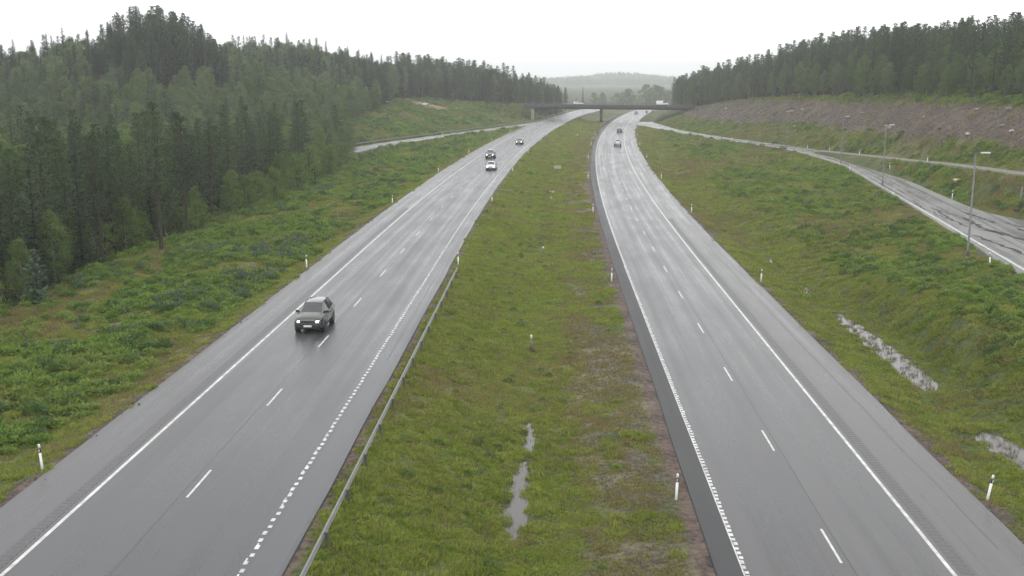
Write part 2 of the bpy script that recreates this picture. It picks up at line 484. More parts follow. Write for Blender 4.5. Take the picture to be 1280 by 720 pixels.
PUDDLES = []
def pline(pix, z):
    out = []
    for (px, py, wpx) in pix:
        x, y, _ = px2w(px, py, z)
        x2, _, _ = px2w(px + wpx, py, z)
        out.append((x, y, x2 - x))
    return out
for (pix, z, lab, seed) in (
    ([(641, 676, 1), (642, 665, 5), (646, 640, 9), (648, 615, 8), (652, 592, 6), (655, 574, 4), (657, 568, 1)], -0.20, 'long grey rain puddle lying in the grass of the median', 1),
    ([(661, 565, 1), (663, 556, 5), (662, 545, 4), (664, 535, 4), (664, 529, 1)], -0.20, 'short narrow puddle just beyond the long median puddle', 2),
    ([(1165, 489, 2), (1153, 478, 12), (1135, 462, 13), (1118, 448, 13), (1100, 434, 11), (1085, 422, 8), (1072, 412, 9), (1058, 402, 7), (1045, 393, 2)], -0.58, 'long reed-grown puddle in the ditch beside the right carriageway', 3),
    ([(1300, 600, 4), (1285, 580, 16), (1262, 562, 18), (1240, 550, 14), (1224, 541, 3)], -0.58, 'reed-grown ditch puddle at the right edge of the picture', 4),
    ([(1016, 369, 1), (1011, 364, 5), (1005, 359, 2)], -0.66, 'tiny ditch puddle nearest beyond the long reed-grown one', 5),
    ([(968, 329, 1), (963, 325, 4), (958, 321, 1)], -0.66, 'farthest tiny puddle in the right-hand ditch', 6)):
    PUDDLES.append((pline(pix, z), z, lab))

def height(X, Y, lumps=True):
    X = np.asarray(X, float); Y = np.asarray(Y, float)
    sh = X.shape
    X = X.ravel(); Y = Y.ravel()
    u = X - bend(Y)
    c = np.interp(u, prof_u, prof_z)
    h = c.copy()
    far = np.maximum(smoothstep(620, 900, Y), smoothstep(220, 420, np.abs(X)))
    far = np.maximum(far, smoothstep(-60, -140, Y))
    w = np.maximum(smoothstep(-25, -33, u), smoothstep(23.5, 28, u))
    k = (w > 0) & (far < 1)
    if k.any():
        h[k] = c[k] * (1 - w[k]) + rbf(X[k], Y[k]) * w[k]
    wl = smoothstep(-40.5, -45, u) * smoothstep(255, 215, Y)          # the bank drops to the forest floor
    h = h * (1 - wl) + np.minimum(h, -0.9) * wl
    if far.max() > 0:
        ridge = (7 + 17 * np.exp(-((X - 195) / 125) ** 2)) * np.exp(-((Y - 3150) / 330) ** 2) + 3.0 * smoothstep(900, 1600, Y)
        flat = np.where((u > -23) & (u < 20), c, 0.0)
        h = h * (1 - far) + (ridge + flat) * far
    if lumps:
        amp = np.maximum(smoothstep(-23, -26, u), smoothstep(23, 26, u)) * 0.34 + smoothstep(-8.3, -6.5, u) * smoothstep(5.4, 4.0, u) * 0.10
        h = h + amp * (fbm(X * 0.45, Y * 0.30, 3) - 0.5) * 2 * 0.9 + amp * (vnoise(X * 1.3, Y * 1.3, 8) - 0.5)
    for line, mar in ((RAMP, 0.9), (LRAMP, 0.9), (PATH, 0.6)):
        kk = (Y > line[0][1] - 60) & (Y < 520) & (np.abs(u) > 17) if line is not PATH else (Y > 40) & (Y < 300) & (X > 40)
        if not kk.any(): continue
        d, zz, hw = near_line(X[kk], Y[kk], line)
        t = 1 - smoothstep(0, 4.5, d - hw - mar)
        hk = h[kk]
        h[kk] = hk * (1 - t) + (zz - 0.12) * t
    for (ln, z, lab) in PUDDLES:                 # hollows that hold the rain water
        y0, y1 = min(p[1] for p in ln) - 3, max(p[1] for p in ln) + 3
        kk = (Y > y0) & (Y < y1) & (np.abs(X - ln[len(ln) // 2][0]) < 6)
        if not kk.any(): continue
        d, _z, hw = near_line(X[kk], Y[kk], [(p[0], p[1], 0, p[2]) for p in ln])
        d = d + 0.30 * (fbm(X[kk] * 2.2, Y[kk] * 1.1, 51) - .5) - .06
        tgt = z - 0.10 + 0.15 * smoothstep(hw * .7, hw * 1.5 + .22, d)
        w_ = 1 - smoothstep(hw + .7, hw + 2.2, d)
        h[kk] = h[kk] * (1 - w_) + tgt * w_
    h = h + sag(Y) * (1 - smoothstep(24, 60, np.abs(u)))
    c = c + sag(Y)
    ins = ((u > L_OUT - 0.1) & (u < L_IN + 0.1)) | ((u > R_IN - 0.1) & (u < R_OUT + 0.1))
    h = np.where(ins, np.minimum(h, c), h)
    return h.reshape(sh)

def hz(x, y):
    return float(height(np.array([x]), np.array([y]))[0])

def ground_pt(px, py, z0=0.0, n=12):
    """where the line of sight through a photo pixel meets the terrain"""
    v = Vector(((px - 640) / 1330, -(py - 360) / 1330, -1.0))
    v = np.array(camo.rotation_euler.to_matrix() @ v)
    lo, hi = 20.0, 900.0
    for _ in range(3):
        t = np.linspace(lo, hi, 400)
        below = (CAM_H + v[2] * t) < height(v[0] * t, v[1] * t)
        i = int(np.argmax(below)) if below.any() else 399
        lo, hi = t[max(i - 1, 0)], t[i]
    x, y = float(v[0] * hi), float(v[1] * hi)
    return x, y, hz(x, y)

# terrain sheet, its rows follow the road
us = np.concatenate([-np.geomspace(3600, 130, 22), np.arange(-120, -62, 3.0), np.arange(-62, -23, 0.8), np.arange(-23, -21.2, 0.3), [-21.05, -20.6, -15, -9.3, -8.85, -8.6], np.arange(-8.3, -2.6, 0.45), np.arange(-2.6, 0.5, 0.13), np.arange(0.6, 5.4, 0.45), [5.5, 5.75, 6.0, 6.4, 12, 17.6, 18.0, 18.3], np.arange(18.6, 20.6, 0.4), np.arange(20.6, 23.8, 0.16), np.arange(23.8, 26, 0.4), np.arange(26, 70, 0.8), np.arange(70, 130, 2.5), np.geomspace(135, 3600, 22)])
ys = np.concatenate([[-1500, -600, -250, -120, -60, -20, 0, 10], np.arange(18, 34, 0.8), np.arange(34, 76, 0.32), np.arange(76, 130, 0.7), np.arange(130, 260, 1.4), np.arange(260, 560, 3.5), np.arange(560, 900, 14), np.geomspace(910, 3600, 40)])
U, YY = np.meshgrid(us, ys)
XX = U + bend(YY)
ZZ = height(XX, YY)
nv, nu = XX.shape
verts = np.stack([XX, YY, ZZ], -1).reshape(-1, 3)
ii = np.arange(nv * nu).reshape(nv, nu)
quads = np.stack([ii[:-1, :-1], ii[:-1, 1:], ii[1:, 1:], ii[1:, :-1]], -1).reshape(-1, 4)
me = bpy.data.meshes.new('ground')
me.vertices.add(len(verts)); me.vertices.foreach_set('co', verts.ravel())
me.loops.add(quads.size); me.loops.foreach_set('vertex_index', quads.ravel().astype(np.int32))
me.polygons.add(len(quads)); me.polygons.foreach_set('loop_start', np.arange(0, quads.size, 4, dtype=np.int32))
me.polygons.foreach_set('loop_total', np.full(len(quads), 4, np.int32))
me.update(calc_edges=True)

def gheight(X, Y):
    """height of the terrain sheet itself, for things that grow on it"""
    X = np.asarray(X, float); Y = np.asarray(Y, float)
    u = X - bend(Y)
    i = np.clip(np.searchsorted(us, u) - 1, 0, len(us) - 2); j = np.clip(np.searchsorted(ys, Y) - 1, 0, len(ys) - 2)
    a = (u - us[i]) / (us[i + 1] - us[i]); b = (Y - ys[j]) / (ys[j + 1] - ys[j])
    return (ZZ[j, i] * (1 - a) + ZZ[j, i + 1] * a) * (1 - b) + (ZZ[j + 1, i] * (1 - a) + ZZ[j + 1, i + 1] * a) * b

# soil and cover colour by place: what grows or lies there
def cover_masks(X, Y):
    u = X - bend(Y)
    m = {}
    med = (u > -8.8) & (u < 5.9)
    m['gravel'] = (np.maximum(smoothstep(5.2, 5.5, u + 0.35 * (fbm(X * .8, Y * .3, 40) - .5)) * smoothstep(6.2, 6.0, u), 0)
                   + smoothstep(-8.2, -8.6, u + 0.7 * (fbm(X, Y * .4, 41) - .5)) * smoothstep(-9.5, -9.0, u)
                   + smoothstep(18.9, 18.3, u + .6 * (fbm(X, Y * .5, 42) - .5)) * smoothstep(17.5, 17.9, u)
                   + smoothstep(-21.9, -21.4, u + .6 * (fbm(X, Y * .5, 43) - .5)) * smoothstep(-20.6, -21, u))
    xn = np.interp(Y, _ry, [p[0] for p in ramp_near])
    m['gravel'] = np.maximum(m['gravel'], .85 * smoothstep(-4.0, -1.0, X - xn + 3 * (fbm(X * .6, Y * .3, 49) - .5)) * (X < xn + .6) * smoothstep(105, 80, Y) * (Y > 40))
    m['sparse'] = np.where(med, smoothstep(-0.5, 3.2, u + 4.0 * (fbm(X * .3, Y * .12, 44) - .5)) * smoothstep(0.30, 0.62, fbm(X * .5, Y * .2, 45) + 0.12 * (Y < 75)), 0)
    # brown cut on the right between the green strip and the brow
    base_x = np.interp(Y, [60, 100, 143, 190, 240, 295, 335, 400, 440], [67.5, 67, 67, 68, 69, 69, 63, 56, 53])
    brow_x = np.interp(Y, [60, 110, 170, 230, 290, 333, 390, 425, 452], [80, 79, 78, 78, 78, 76.5, 74, 71, 60])
    nz = 2.0 * (fbm(X * .15, Y * .1, 46) - .5)
    m['cut'] = smoothstep(-0.6, 0.8, X - base_x + nz) * smoothstep(1.0, -1.0, X - brow_x + nz) * (Y < 455) * (Y > 40)
    m['brow'] = (X > brow_x) & (Y < 470) & (X < 160)
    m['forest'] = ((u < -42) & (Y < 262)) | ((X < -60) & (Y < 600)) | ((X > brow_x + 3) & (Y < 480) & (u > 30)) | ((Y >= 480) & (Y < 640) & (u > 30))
    m['red'] = smoothstep(12, 5, np.hypot(X + 49, (Y - 425) * .7) + 6 * (fbm(X * .2, Y * .2, 47) - .5))
    m['dry'] = smoothstep(0.50, 0.64, fbm(X * .06, Y * .035, 48))
    return m
mk = cover_masks(XX.ravel(), YY.ravel())
colr = np.tile(np.array([0.062, 0.080, 0.024]), (len(verts), 1))
def lay(mask, c):
    global colr
    w = np.clip(np.asarray(mask, float), 0, 1)[:, None]
    colr = colr * (1 - w) + np.array(c) * w
lay(mk['dry'] * 0.5, (0.13, 0.12, 0.05))
lay(mk['sparse'] * 0.75, (0.135, 0.115, 0.08))
lay(mk['cut'], (0.098, 0.073, 0.057))
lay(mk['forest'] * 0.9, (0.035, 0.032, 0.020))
lay(mk['red'], (0.24, 0.14, 0.10))
lay(mk['gravel'], (0.105, 0.078, 0.066))
lay((YY.ravel() > 700) * 0.8, (0.04, 0.055, 0.025))
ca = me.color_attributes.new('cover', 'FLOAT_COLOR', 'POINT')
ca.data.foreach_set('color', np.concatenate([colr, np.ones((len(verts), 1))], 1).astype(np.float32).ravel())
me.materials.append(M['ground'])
me.polygons.foreach_set('use_smooth', np.ones(len(quads), bool))
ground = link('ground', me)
tag(ground, kind='structure')

# ------------------------------------------------------------------ roads
def uv_strip(name, rows, mat, parent=None, kind='structure'):
    """rows: list of (list of (x,y,z), list of (u,v)) across the road"""
    me = bpy.data.meshes.new(name)
    vs, fs, uvs = [], [], []
    n = len(rows[0][0])
    for (p, q) in rows:
        vs += p; uvs += q
    for i in range(len(rows) - 1):
        for j in range(n - 1):
            fs.append((i * n + j, i * n + j + 1, (i + 1) * n + j + 1, (i + 1) * n + j))
    me.from_pydata(vs, [], fs)
    lay_ = me.uv_layers.new(name='road')
    idx = np.empty(len(me.loops), np.int32); me.loops.foreach_get('vertex_index', idx)
    lay_.data.foreach_set('uv', np.array(uvs, np.float32)[idx].ravel())
    me.materials.append(mat)
    o = link(name, me, parent)
    if kind: o['kind'] = kind
    return o

def ystations(y0, y1):
    a = list(np.arange(y0, min(y1, 160), 4.0)) + list(np.arange(160, y1 + 1, 8.0))
    return a
def carriageway(name, u0, u1, z, mat):
    rows = []
    for y in ystations(-20, 1300):
        b = float(bend(y))
        wob0 = 0.07 * (fbm(y * 0.35, 3.3, 60) - .5) * 2; wob1 = 0.07 * (fbm(y * 0.35, 9.1, 61) - .5) * 2
        sec = [(u0 - 0.12 + wob0, z - 0.25), (u0 + wob0, z - 0.02), (u0 + 0.15, z)] + [(u0 + 0.15 + (u1 - u0 - 0.3) * k / 6, z) for k in range(1, 6)] + [(u1 - 0.15, z), (u1 + wob1, z - 0.02), (u1 + 0.12 + wob1, z - 0.25)]
        sg = float(sag(y))
        rows.append(([(u + b, y, zz + sg) for (u, zz) in sec], [(u, y) for (u, zz) in sec]))
    return uv_strip(name, rows, mat)
road_l = carriageway('carriageway_left', L_OUT, L_IN, ZL, M['asphalt_left'])
road_r = carriageway('carriageway_right', R_IN, R_OUT, ZR, M['asphalt_right'])

def line_mesh(mb, u, w, z, y0, y1, step=4.0):
    y = y0
    P = []
    while True:
        b = float(bend(y))
        zz = z + float(sag(y))
        P.append([(u - w / 2 + b, y, zz), (u + w / 2 + b, y, zz)])
        if y >= y1: break
        y = min(y + step, y1)
    mb.grid(P)
for (nm, par, u, z, prof_line) in (('edge_line', road_l, -18.1, ZL, False), ('edge_line', road_r, 14.45, ZR, False)):
    mb = MB(); line_mesh(mb, u, 0.155, z + 0.005, -20, 1000)
    mb.build(nm, M['paint'], par)
# the inner edge lines are laid as rows of short raised blocks
for (par, u, z, per, blk, yend) in ((road_l, -10.25, ZL, 0.60, 0.28, 118), (road_r, 7.07, ZR, 0.40, 0.22, 100)):
    mb = MB()
    y = 20.0
    rr = random.Random(5)
    while y < yend:
        b = float(bend(y)); j = rr.uniform(-0.03, 0.03); k = rr.uniform(-0.05, 0.05)
        mb.box(u - 0.075 + b + j, u + 0.075 + b + j, y, y + blk + k, z + 0.001, z + 0.009)
        if rr.random() < 0.4 and par is road_l:
            mb.box(u - 0.07 + b + j, u - 0.01 + b + j, y + blk + k + 0.02, y + blk + 0.2, z + 0.001, z + 0.007)
        y += per
    if par is road_r:
        line_mesh(mb, u - 0.10, 0.05, z + 0.004, 20, yend)
    o = mb.build('profiled_edge_line', M['paint'], par); tag(o, kind='stuff')
    mb = MB(); line_mesh(mb, u, 0.13, z + 0.005, yend, 1000)
    mb.build('edge_line', M['paint_worn'], par)
# lane dashes: 3 m long, one every 12 m
def first_dash(px, py, z):
    return px2w(px, py, z)[1]
for (par, u, z, ystart) in ((road_l, -14.22, ZL, first_dash(249, 604, ZL)), (road_r, 10.68, ZR, first_dash(1050, 682, ZR))):
    mb = MB(); mb.box(-0.05, 0.05, -1.5, 1.5, 0.001, 0.007)
    dm = mb.mesh('lane_dash', M['paint'])
    k = -1
    while True:
        y = ystart + 12.0 * k
        if y > 420: break
        sl = (float(bend(y + 2)) - float(bend(y - 2))) / 4
        link('lane_dash', dm, par, (u + float(bend(y)), y, z), -math.atan(sl))
        k += 1
# milled rumble strips outside the outer edge lines
for (par, u0, u1, z) in ((road_l, -18.85, -18.38, ZL), (road_r, 14.72, 15.2, ZR)):
    mb = MB()
    y = 20.0
    while y < 135:
        b = float(bend(y))
        mb.poly([(u0 + b, y, z + 0.003), (u1 + b, y, z + 0.003), (u1 + b, y + 0.17, z + 0.014), (u0 + b, y + 0.17, z + 0.014)])
        mb.poly([(u0 + b, y + 0.17, z + 0.014), (u1 + b, y + 0.17, z + 0.014), (u1 + b, y + 0.24, z + 0.003), (u0 + b, y + 0.24, z + 0.003)])
        y += 0.33
    o = mb.build('rumble_strip', plain('rumble_asphalt_%d' % (u0 > 0), (0.075, 0.073, 0.075), 0.38), par); tag(o, kind='stuff')
# longitudinal joints and sealed cracks
def seam(par, pts, w, z, name='sealed_crack'):
    mb = MB(); P = []
    for i, (u, y) in enumerate(pts):
        b = float(bend(y)); P.append([(u - w / 2 + b, y, z), (u + w / 2 + b, y, z)])
    mb.grid(P); mb.build(name, M['joint'], par)
rr = random.Random(3)
seam(road_r, [(10.98 + rr.uniform(-.02, .02), y) for y in np.arange(20, 150, 4)], 0.035, ZR + 0.003, 'lane_joint')
seam(road_r, [(16.75 + 0.12 * math.sin(y * .05) + rr.uniform(-.05, .05), y) for y in np.arange(38, 120, 2.5)], 0.045, ZR + 0.003)
seam(road_l, [(-14.55 + rr.uniform(-.02, .02), y) for y in np.arange(20, 150, 4)], 0.022, ZL + 0.003, 'lane_joint')
seam(road_l, [(-9.55 + rr.uniform(-.05, .05), y) for y in np.arange(60, 170, 2.5)], 0.05, ZL + 0.003)

def ribbon(name, near, far, mat, zoff=0.0):
    rows = []
    v = 0
    def resamp(a):
        out = []
        for i in range(len(a) - 1):
            p0 = a[max(i - 1, 0)]; p1 = a[i]; p2 = a[i + 1]; p3 = a[min(i + 2, len(a) - 1)]
            for k in range(6):
                t = k / 6
                out.append(tuple(0.5 * (2 * p1[c] + (p2[c] - p0[c]) * t + (2 * p0[c] - 5 * p1[c] + 4 * p2[c] - p3[c]) * t * t + (3 * p1[c] - p0[c] - 3 * p2[c] + p3[c]) * t ** 3) for c in range(3)))
        out.append(tuple(a[-1]))
        return out
    N, F = resamp(near), resamp(far)
    for i in range(len(N)):
        a, c = Vector(N[i]), Vector(F[i])
        if i: v += (Vector(N[i]) - Vector(N[i - 1])).length
        d = (c - a); wd = d.length; d.normalize()
        ks = [0, 0.2, 0.4, 0.6, 0.8, 1]
        pts = [tuple(a - d * 0.12 + Vector((0, 0, zoff - 0.22)))] + [tuple(a + d * wd * k + Vector((0, 0, zoff))) for k in ks] + [tuple(c + d * 0.12 + Vector((0, 0, zoff - 0.22)))]
        rows.append((pts, [(-0.1, v)] + [(wd * k, v) for k in ks] + [(wd + .1, v)]))
    return uv_strip(name, rows, mat), N, F
ramp_o, RN, RF = ribbon('slip_road', ramp_near, ramp_far, M['asphalt_ramp'])
lramp_o, LN, LF = ribbon('slip_road', lramp_near, lramp_far, M['asphalt_ramp'])
pn = [(x - 1.25, y, z) for (x, y, z) in path_c]; pf = [(x + 1.25, y, z) for (x, y, z) in path_c]
path_o, PN, PF = ribbon('path', pn, pf, M['asphalt_path'])
# painted edge of the slip road and its sealed cracks
def on_ramp(t, k, N=RN, F=RF, zo=0.006):
    i = min(int(t), len(N) - 2); f = t - i
    a = Vector(N[i]).lerp(Vector(N[i + 1]), f); c = Vector(F[i]).lerp(Vector(F[i + 1]), f)
    return tuple(a.lerp(c, k) + Vector((0, 0, zo)))
def ramp_line(k0, k1, t0, t1, mat, name, N=RN, F=RF, par=ramp_o, wob=0.0, absw=None, seed=1):
    mb = MB(); P = []
    r_ = random.Random(seed); kk = k0
    for t in np.arange(t0, t1 + 0.01, 0.25):
        if wob: kk += r_.uniform(-wob, wob)
        i = min(int(t), len(N) - 2)
        wd = math.dist(N[i], F[i])
        ww = (absw * (0.5 + r_.random() if wob else 1)) / wd
        P.append([on_ramp(t, kk, N, F), on_ramp(t, kk + ww, N, F)])
    mb.grid(P); return mb.build(name, mat, par)
ramp_line(0.035, 0, 0, 22, M['paint'], 'edge_line', absw=0.24)
ramp_line(0.05, 0, 22, 58, M['paint_worn'], 'edge_line', absw=0.16)
for s, (k0, t0, t1, w) in enumerate([(0.36, 5, 9.5, .75), (0.33, 9.5, 16.5, .55), (0.5, 8, 13.5, .42), (0.62, 10, 15, .3), (0.2, 14, 20, .3), (0.72, 4, 8.5, .45), (0.8, 9, 11, .3), (0.3, 12, 13.4, .9), (0.45, 6, 7.4, .8), (0.18, 7, 12, .4), (0.55, 15, 18.5, .5), (0.15, 16, 23, .14), (0.42, 15.5, 19, .14), (0.86, 3, 7, .12), (0.28, 3, 6, .1)]):
    ramp_line(k0, 0, t0, t1, M['tar'], 'sealed_crack', wob=0.022, absw=w, seed=s)
ramp_line(0.04, 0, 8, 34, M['paint_worn'], 'edge_line', N=LN, F=LF, par=lramp_o, absw=0.2)

# puddles: outlines on the low ground
def puddle(name, pts, z, label):
    mb = MB()
    mb.poly([(x, y, z) for (x, y) in pts])
    o = mb.build(name, M['water']); tag(o, label, 'puddle', kind='structure')
    return o
def blob(line, w, seed, step=0.25):
    """irregular band round a line of (x,y,halfwidth)"""
    r_ = random.Random(seed)
    L_, R_ = [], []
    for i in range(len(line) - 1):
        (ax, ay, aw), (bx, by, bw) = line[i], line[i + 1]
        n = max(2, int(math.hypot(bx - ax, by - ay) / step))
        for k in range(n):
            t = k / n
            x, y, hw = ax + (bx - ax) * t, ay + (by - ay) * t, aw + (bw - aw) * t
            q = y * 1.7 + seed * 9
            L_.append((x - hw * w * (.6 + .8 * float(vnoise(np.array([q]), np.array([.3]), 3)[0])), y)); R_.append((x + hw * w * (.6 + .8 * float(vnoise(np.array([q]), np.array([7.3]), 4)[0])), y))
    L_.append(line[-1][:2])
    return L_ + R_[::-1]
def puddle_outline(ln, grow):
    """wide band round the low line; the terrain cuts the true shore out of it"""
    L_, R_ = [], []
    for i in range(len(ln)):
        (ax, ay, aw) = ln[i]
        L_.append((ax - aw * 1.25 - grow, ay)); R_.append((ax + aw * 1.25 + grow, ay))
    return L_ + R_[::-1]
for (ln, z, lab) in PUDDLES:
    puddle('puddle', puddle_outline(ln, .22), z, lab)

# ------------------------------------------------------------------ plants: meshes
def rvec(r_, s=1.0):
    return Vector((r_.uniform(-s, s), r_.uniform(-s, s), r_.uniform(-s, s)))

def leafquad(mb, c, d, w, up, m=0):
    """a narrow leaf or spray: from c along d"""
    s = d.cross(up)
    if s.length < 1e-4: s = Vector((1, 0, 0))
    s = s.normalized() * w
    mid = c + d * 0.55
    mb.poly([c, mid + s, c + d, mid - s], m)

def trunk_mesh(mb, h, r0, seed, lean=0.02, n=7, top=0.98, m=0):
    r_ = random.Random(seed)
    pts, rad = [], []
    ax, ay = r_.uniform(-lean, lean), r_.uniform(-lean, lean)
    for k in range(8):
        t = k / 7 * top
        pts.append((ax * h * t * t + r_.uniform(-.03, .03), ay * h * t * t + r_.uniform(-.03, .03), h * t - (0.5 if k == 0 else 0)))
        rad.append(r0 * (1 - t) ** 0.8 * (1.25 if k == 0 else 1) + 0.012)
    mb.tube(pts, rad, n, m)
    def at(z):
        t = z / h
        return Vector((ax * h * t * t, ay * h * t * t, z))
    return at

def spruce(h, rad, seed, base=0.12, dens=1.0):
    r_ = random.Random(seed)
    T, C = MB(), MB()
    at = trunk_mesh(T, h, h * 0.011 + 0.03, seed, 0.01)
    z = h * base
    while z < h * 0.985:
        t = (z / h - base) / (1 - base)
        L0 = rad * (1 - t) ** 0.85 * (0.55 + 0.45 * min(1, t * 6 + 0.4)) + 0.12
        nb = max(3, int((5 + 4 * (1 - t)) * dens))
        a0 = r_.uniform(0, 2 * PI)
        for b in range(nb):
            a = a0 + 2 * PI * b / nb + r_.uniform(-.35, .35)
            L = L0 * r_.uniform(0.62, 1.18)
            el = R(-22 + 50 * t) + r_.uniform(-.12, .12)
            out = Vector((math.cos(a), math.sin(a), 0))
            p0 = at(z + r_.uniform(-.2, .2))
            ns = max(2, int(L / 0.30))
            prev = p0
            for s in range(1, ns + 1):
                f = s / ns
                p = p0 + out * (L * f) + Vector((0, 0, L * (math.tan(el) * f + 0.22 * f * f)))
                wid = (0.34 + 0.22 * (1 - f)) * min(1.0, 0.45 + L * .4)
                for side in (-1, 1):
                    sd = (out * 0.7 + Vector((-out.y, out.x, 0)) * side * r_.uniform(.7, 1.2) + Vector((0, 0, r_.uniform(-.55, 0.05)))).normalized()
                    leafquad(C, prev.lerp(p, r_.random()), sd * wid * r_.uniform(.8, 1.4), wid * 0.26, Vector((r_.uniform(-.5, .5), r_.uniform(-.5, .5), 1)))
                leafquad(C, prev, (p - prev) * 1.5, 0.10, Vector((r_.uniform(-.6, .6), r_.uniform(-.6, .6), 1)))
                prev = p
        z += (0.34 + 0.22 * (1 - t)) * (h / 14) ** 0.5
    top = at(h * .96)
    leafquad(C, top, Vector((0, 0, h * .05 + .2)), .05, Vector((1, 0, 0)))
    return T, C

def pine(h, rad, seed, base=0.42, dens=1.0):
    r_ = random.Random(seed)
    T, C = MB(), MB()
    at = trunk_mesh(T, h, h * 0.010 + 0.035, seed, 0.018)
    z = h * 0.12
    while z < h * base:                                   # dead snags under the crown
        a = r_.uniform(0, 2 * PI); L = r_.uniform(.4, 1.2)
        p = at(z); T.tube([p, p + Vector((math.cos(a) * L, math.sin(a) * L, r_.uniform(-.25, .1)))], [0.025, 0.008], 3, 0, False)
        z += r_.uniform(.35, .8)
    z = h * base
    while z < h * 0.98:
        t = (z / h - base) / (1 - base)
        prof = (0.62 + 0.55 * t) if t < 0.35 else 0.82 * ((1 - t) / 0.65) ** 0.62
        L0 = rad * prof + 0.22
        nb = r_.choice((4, 5, 5, 6))
        a0 = r_.uniform(0, 2 * PI)
        for b in range(nb):
            a = a0 + 2 * PI * b / nb + r_.uniform(-.4, .4)
            L = L0 * r_.uniform(.5, 1.2)
            el = R(2 + 38 * t) + r_.uniform(-.18, .18)
            out = Vector((math.cos(a) * math.cos(el), math.sin(a) * math.cos(el), math.sin(el)))
            p0 = at(z + r_.uniform(-.12, .12))
            T.tube([p0, p0 + out * L * .9], [0.03, 0.01], 3, 0, False)
            ns = max(2, int(L / 0.42 * dens))
            for s in range(ns):
                f = 0.30 + 0.70 * (s + r_.random()) / ns
                c = p0 + out * (L * f) + rvec(r_, 0.10)
                for q in range(6):
                    d = (rvec(r_) + out * 0.55 + Vector((0, 0, .5))).normalized() * r_.uniform(.22, .42)
                    leafquad(C, c, d, r_.uniform(.055, .095), rvec(r_))
        z += r_.uniform(.38, .56) * (h / 14) ** 0.5
    c = at(h * .97)
    for q in range(8):
        leafquad(C, c, (rvec(r_) * .5 + Vector((0, 0, 1))).normalized() * .4, .06, rvec(r_))
    return T, C

def broadleaf(h, rad, seed, base=0.22, leaf=0.25, nclump=85, per=46, slim=1.0, stems=1):
    r_ = random.Random(seed)
    T, C = MB(), MB()
    ats = []
    for s in range(stems):
        sub = MB()
        at = trunk_mesh(sub, h * r_.uniform(.88, 1), h * 0.008 + 0.03, seed + s, 0.03 + .05 * (stems > 1), 6, .95)
        ox, oy = (r_.uniform(-.5, .5), r_.uniform(-.5, .5)) if stems > 1 else (0, 0)
        b = len(T.v)
        T.v += [(x + ox, y + oy, z) for (x, y, z) in sub.v]; T.f += [tuple(b + i for i in f) for f in sub.f]; T.m += sub.m
        ats.append((at, ox, oy))
    for k in range(nclump):
        at, ox, oy = ats[k % stems]
        t = (k + r_.random()) / nclump
        z = h * (base + (0.99 - base) * t)
        pr = (math.sin(PI * min(1, 0.18 + 0.80 * t)) ** 0.75) * rad * slim
        a = r_.uniform(0, 2 * PI); rr_ = pr * math.sqrt(r_.uniform(.08, 1.0))
        p0 = at(max(h * base * .8, z - rr_ * .9)) + Vector((ox, oy, 0))
        c = Vector((math.cos(a) * rr_, math.sin(a) * rr_, z)) + Vector((ox, oy, 0)) + (at(z) - Vector((0, 0, z)))
        T.tube([p0, p0.lerp(c, .5) + rvec(r_, .08), c], [0.03, 0.018, 0.006], 3, 1, False)
        cs = r_.uniform(.35, .75) * (rad / 2.2) ** 0.5
        for q in range(per):
            o = rvec(r_)
            if o.length > 1: o.normalize()
            p = c + Vector((o.x * cs, o.y * cs, o.z * cs * .75))
            d = (rvec(r_) + Vector((0, 0, -.35))).normalized() * leaf * r_.uniform(.7, 1.35)
            leafquad(C, p, d, leaf * .36, rvec(r_))
    return T, C

KINDS = {}
def add_kind(kind, bark, leafm, makers):
    KINDS[kind] = []
    for (mk_, h) in makers:
        T, C = mk_
        tm = T.mesh(kind + '_trunk', [M[bark], M['limb']]); cm = C.mesh(kind + '_crown', M[leafm])
        J = MB(); J.v = T.v + C.v; J.f = T.f + [tuple(len(T.v) + i for i in f) for f in C.f]; J.m = list(T.m) + [2] * len(C.f)
        jm = J.mesh(kind + '_whole', [M[bark], M['limb'], M[leafm]])
        KINDS[kind].append((tm, cm, jm, h))
add_kind('pine_tree', 'bark_pine', 'pine', [(pine(15, 2.3, 1, .36), 15), (pine(14, 2.1, 2, .28), 14), (pine(16, 2.3, 3, .42), 16), (pine(13, 2.4, 4, .24), 13), (pine(17, 2.0, 5, .50), 17)])
add_kind('spruce_tree', 'bark_spruce', 'spruce', [(spruce(15, 2.6, 11, .10), 15), (spruce(13, 2.2, 12, .06), 13), (spruce(17, 2.6, 13, .16), 17), (spruce(11, 2.0, 14, .05), 11)])
add_kind('birch_tree', 'bark_birch', 'birch', [(broadleaf(11, 2.3, 21, .20), 11), (broadleaf(9, 2.0, 22, .16), 9), (broadleaf(12, 2.1, 23, .26), 12)])
add_kind('aspen_tree', 'bark_birch', 'aspen', [(broadleaf(10, 2.1, 31, .18), 10), (broadleaf(8, 1.9, 32, .12), 8), (broadleaf(11, 2.5, 33, .2), 11)])
add_kind('sapling', 'bark_spruce', 'bush', [(broadleaf(5, 1.5, 41, .04, nclump=55, per=40, stems=3, leaf=.19), 5), (broadleaf(4, 1.3, 42, .03, nclump=45, per=40, stems=3, leaf=.19), 4)])

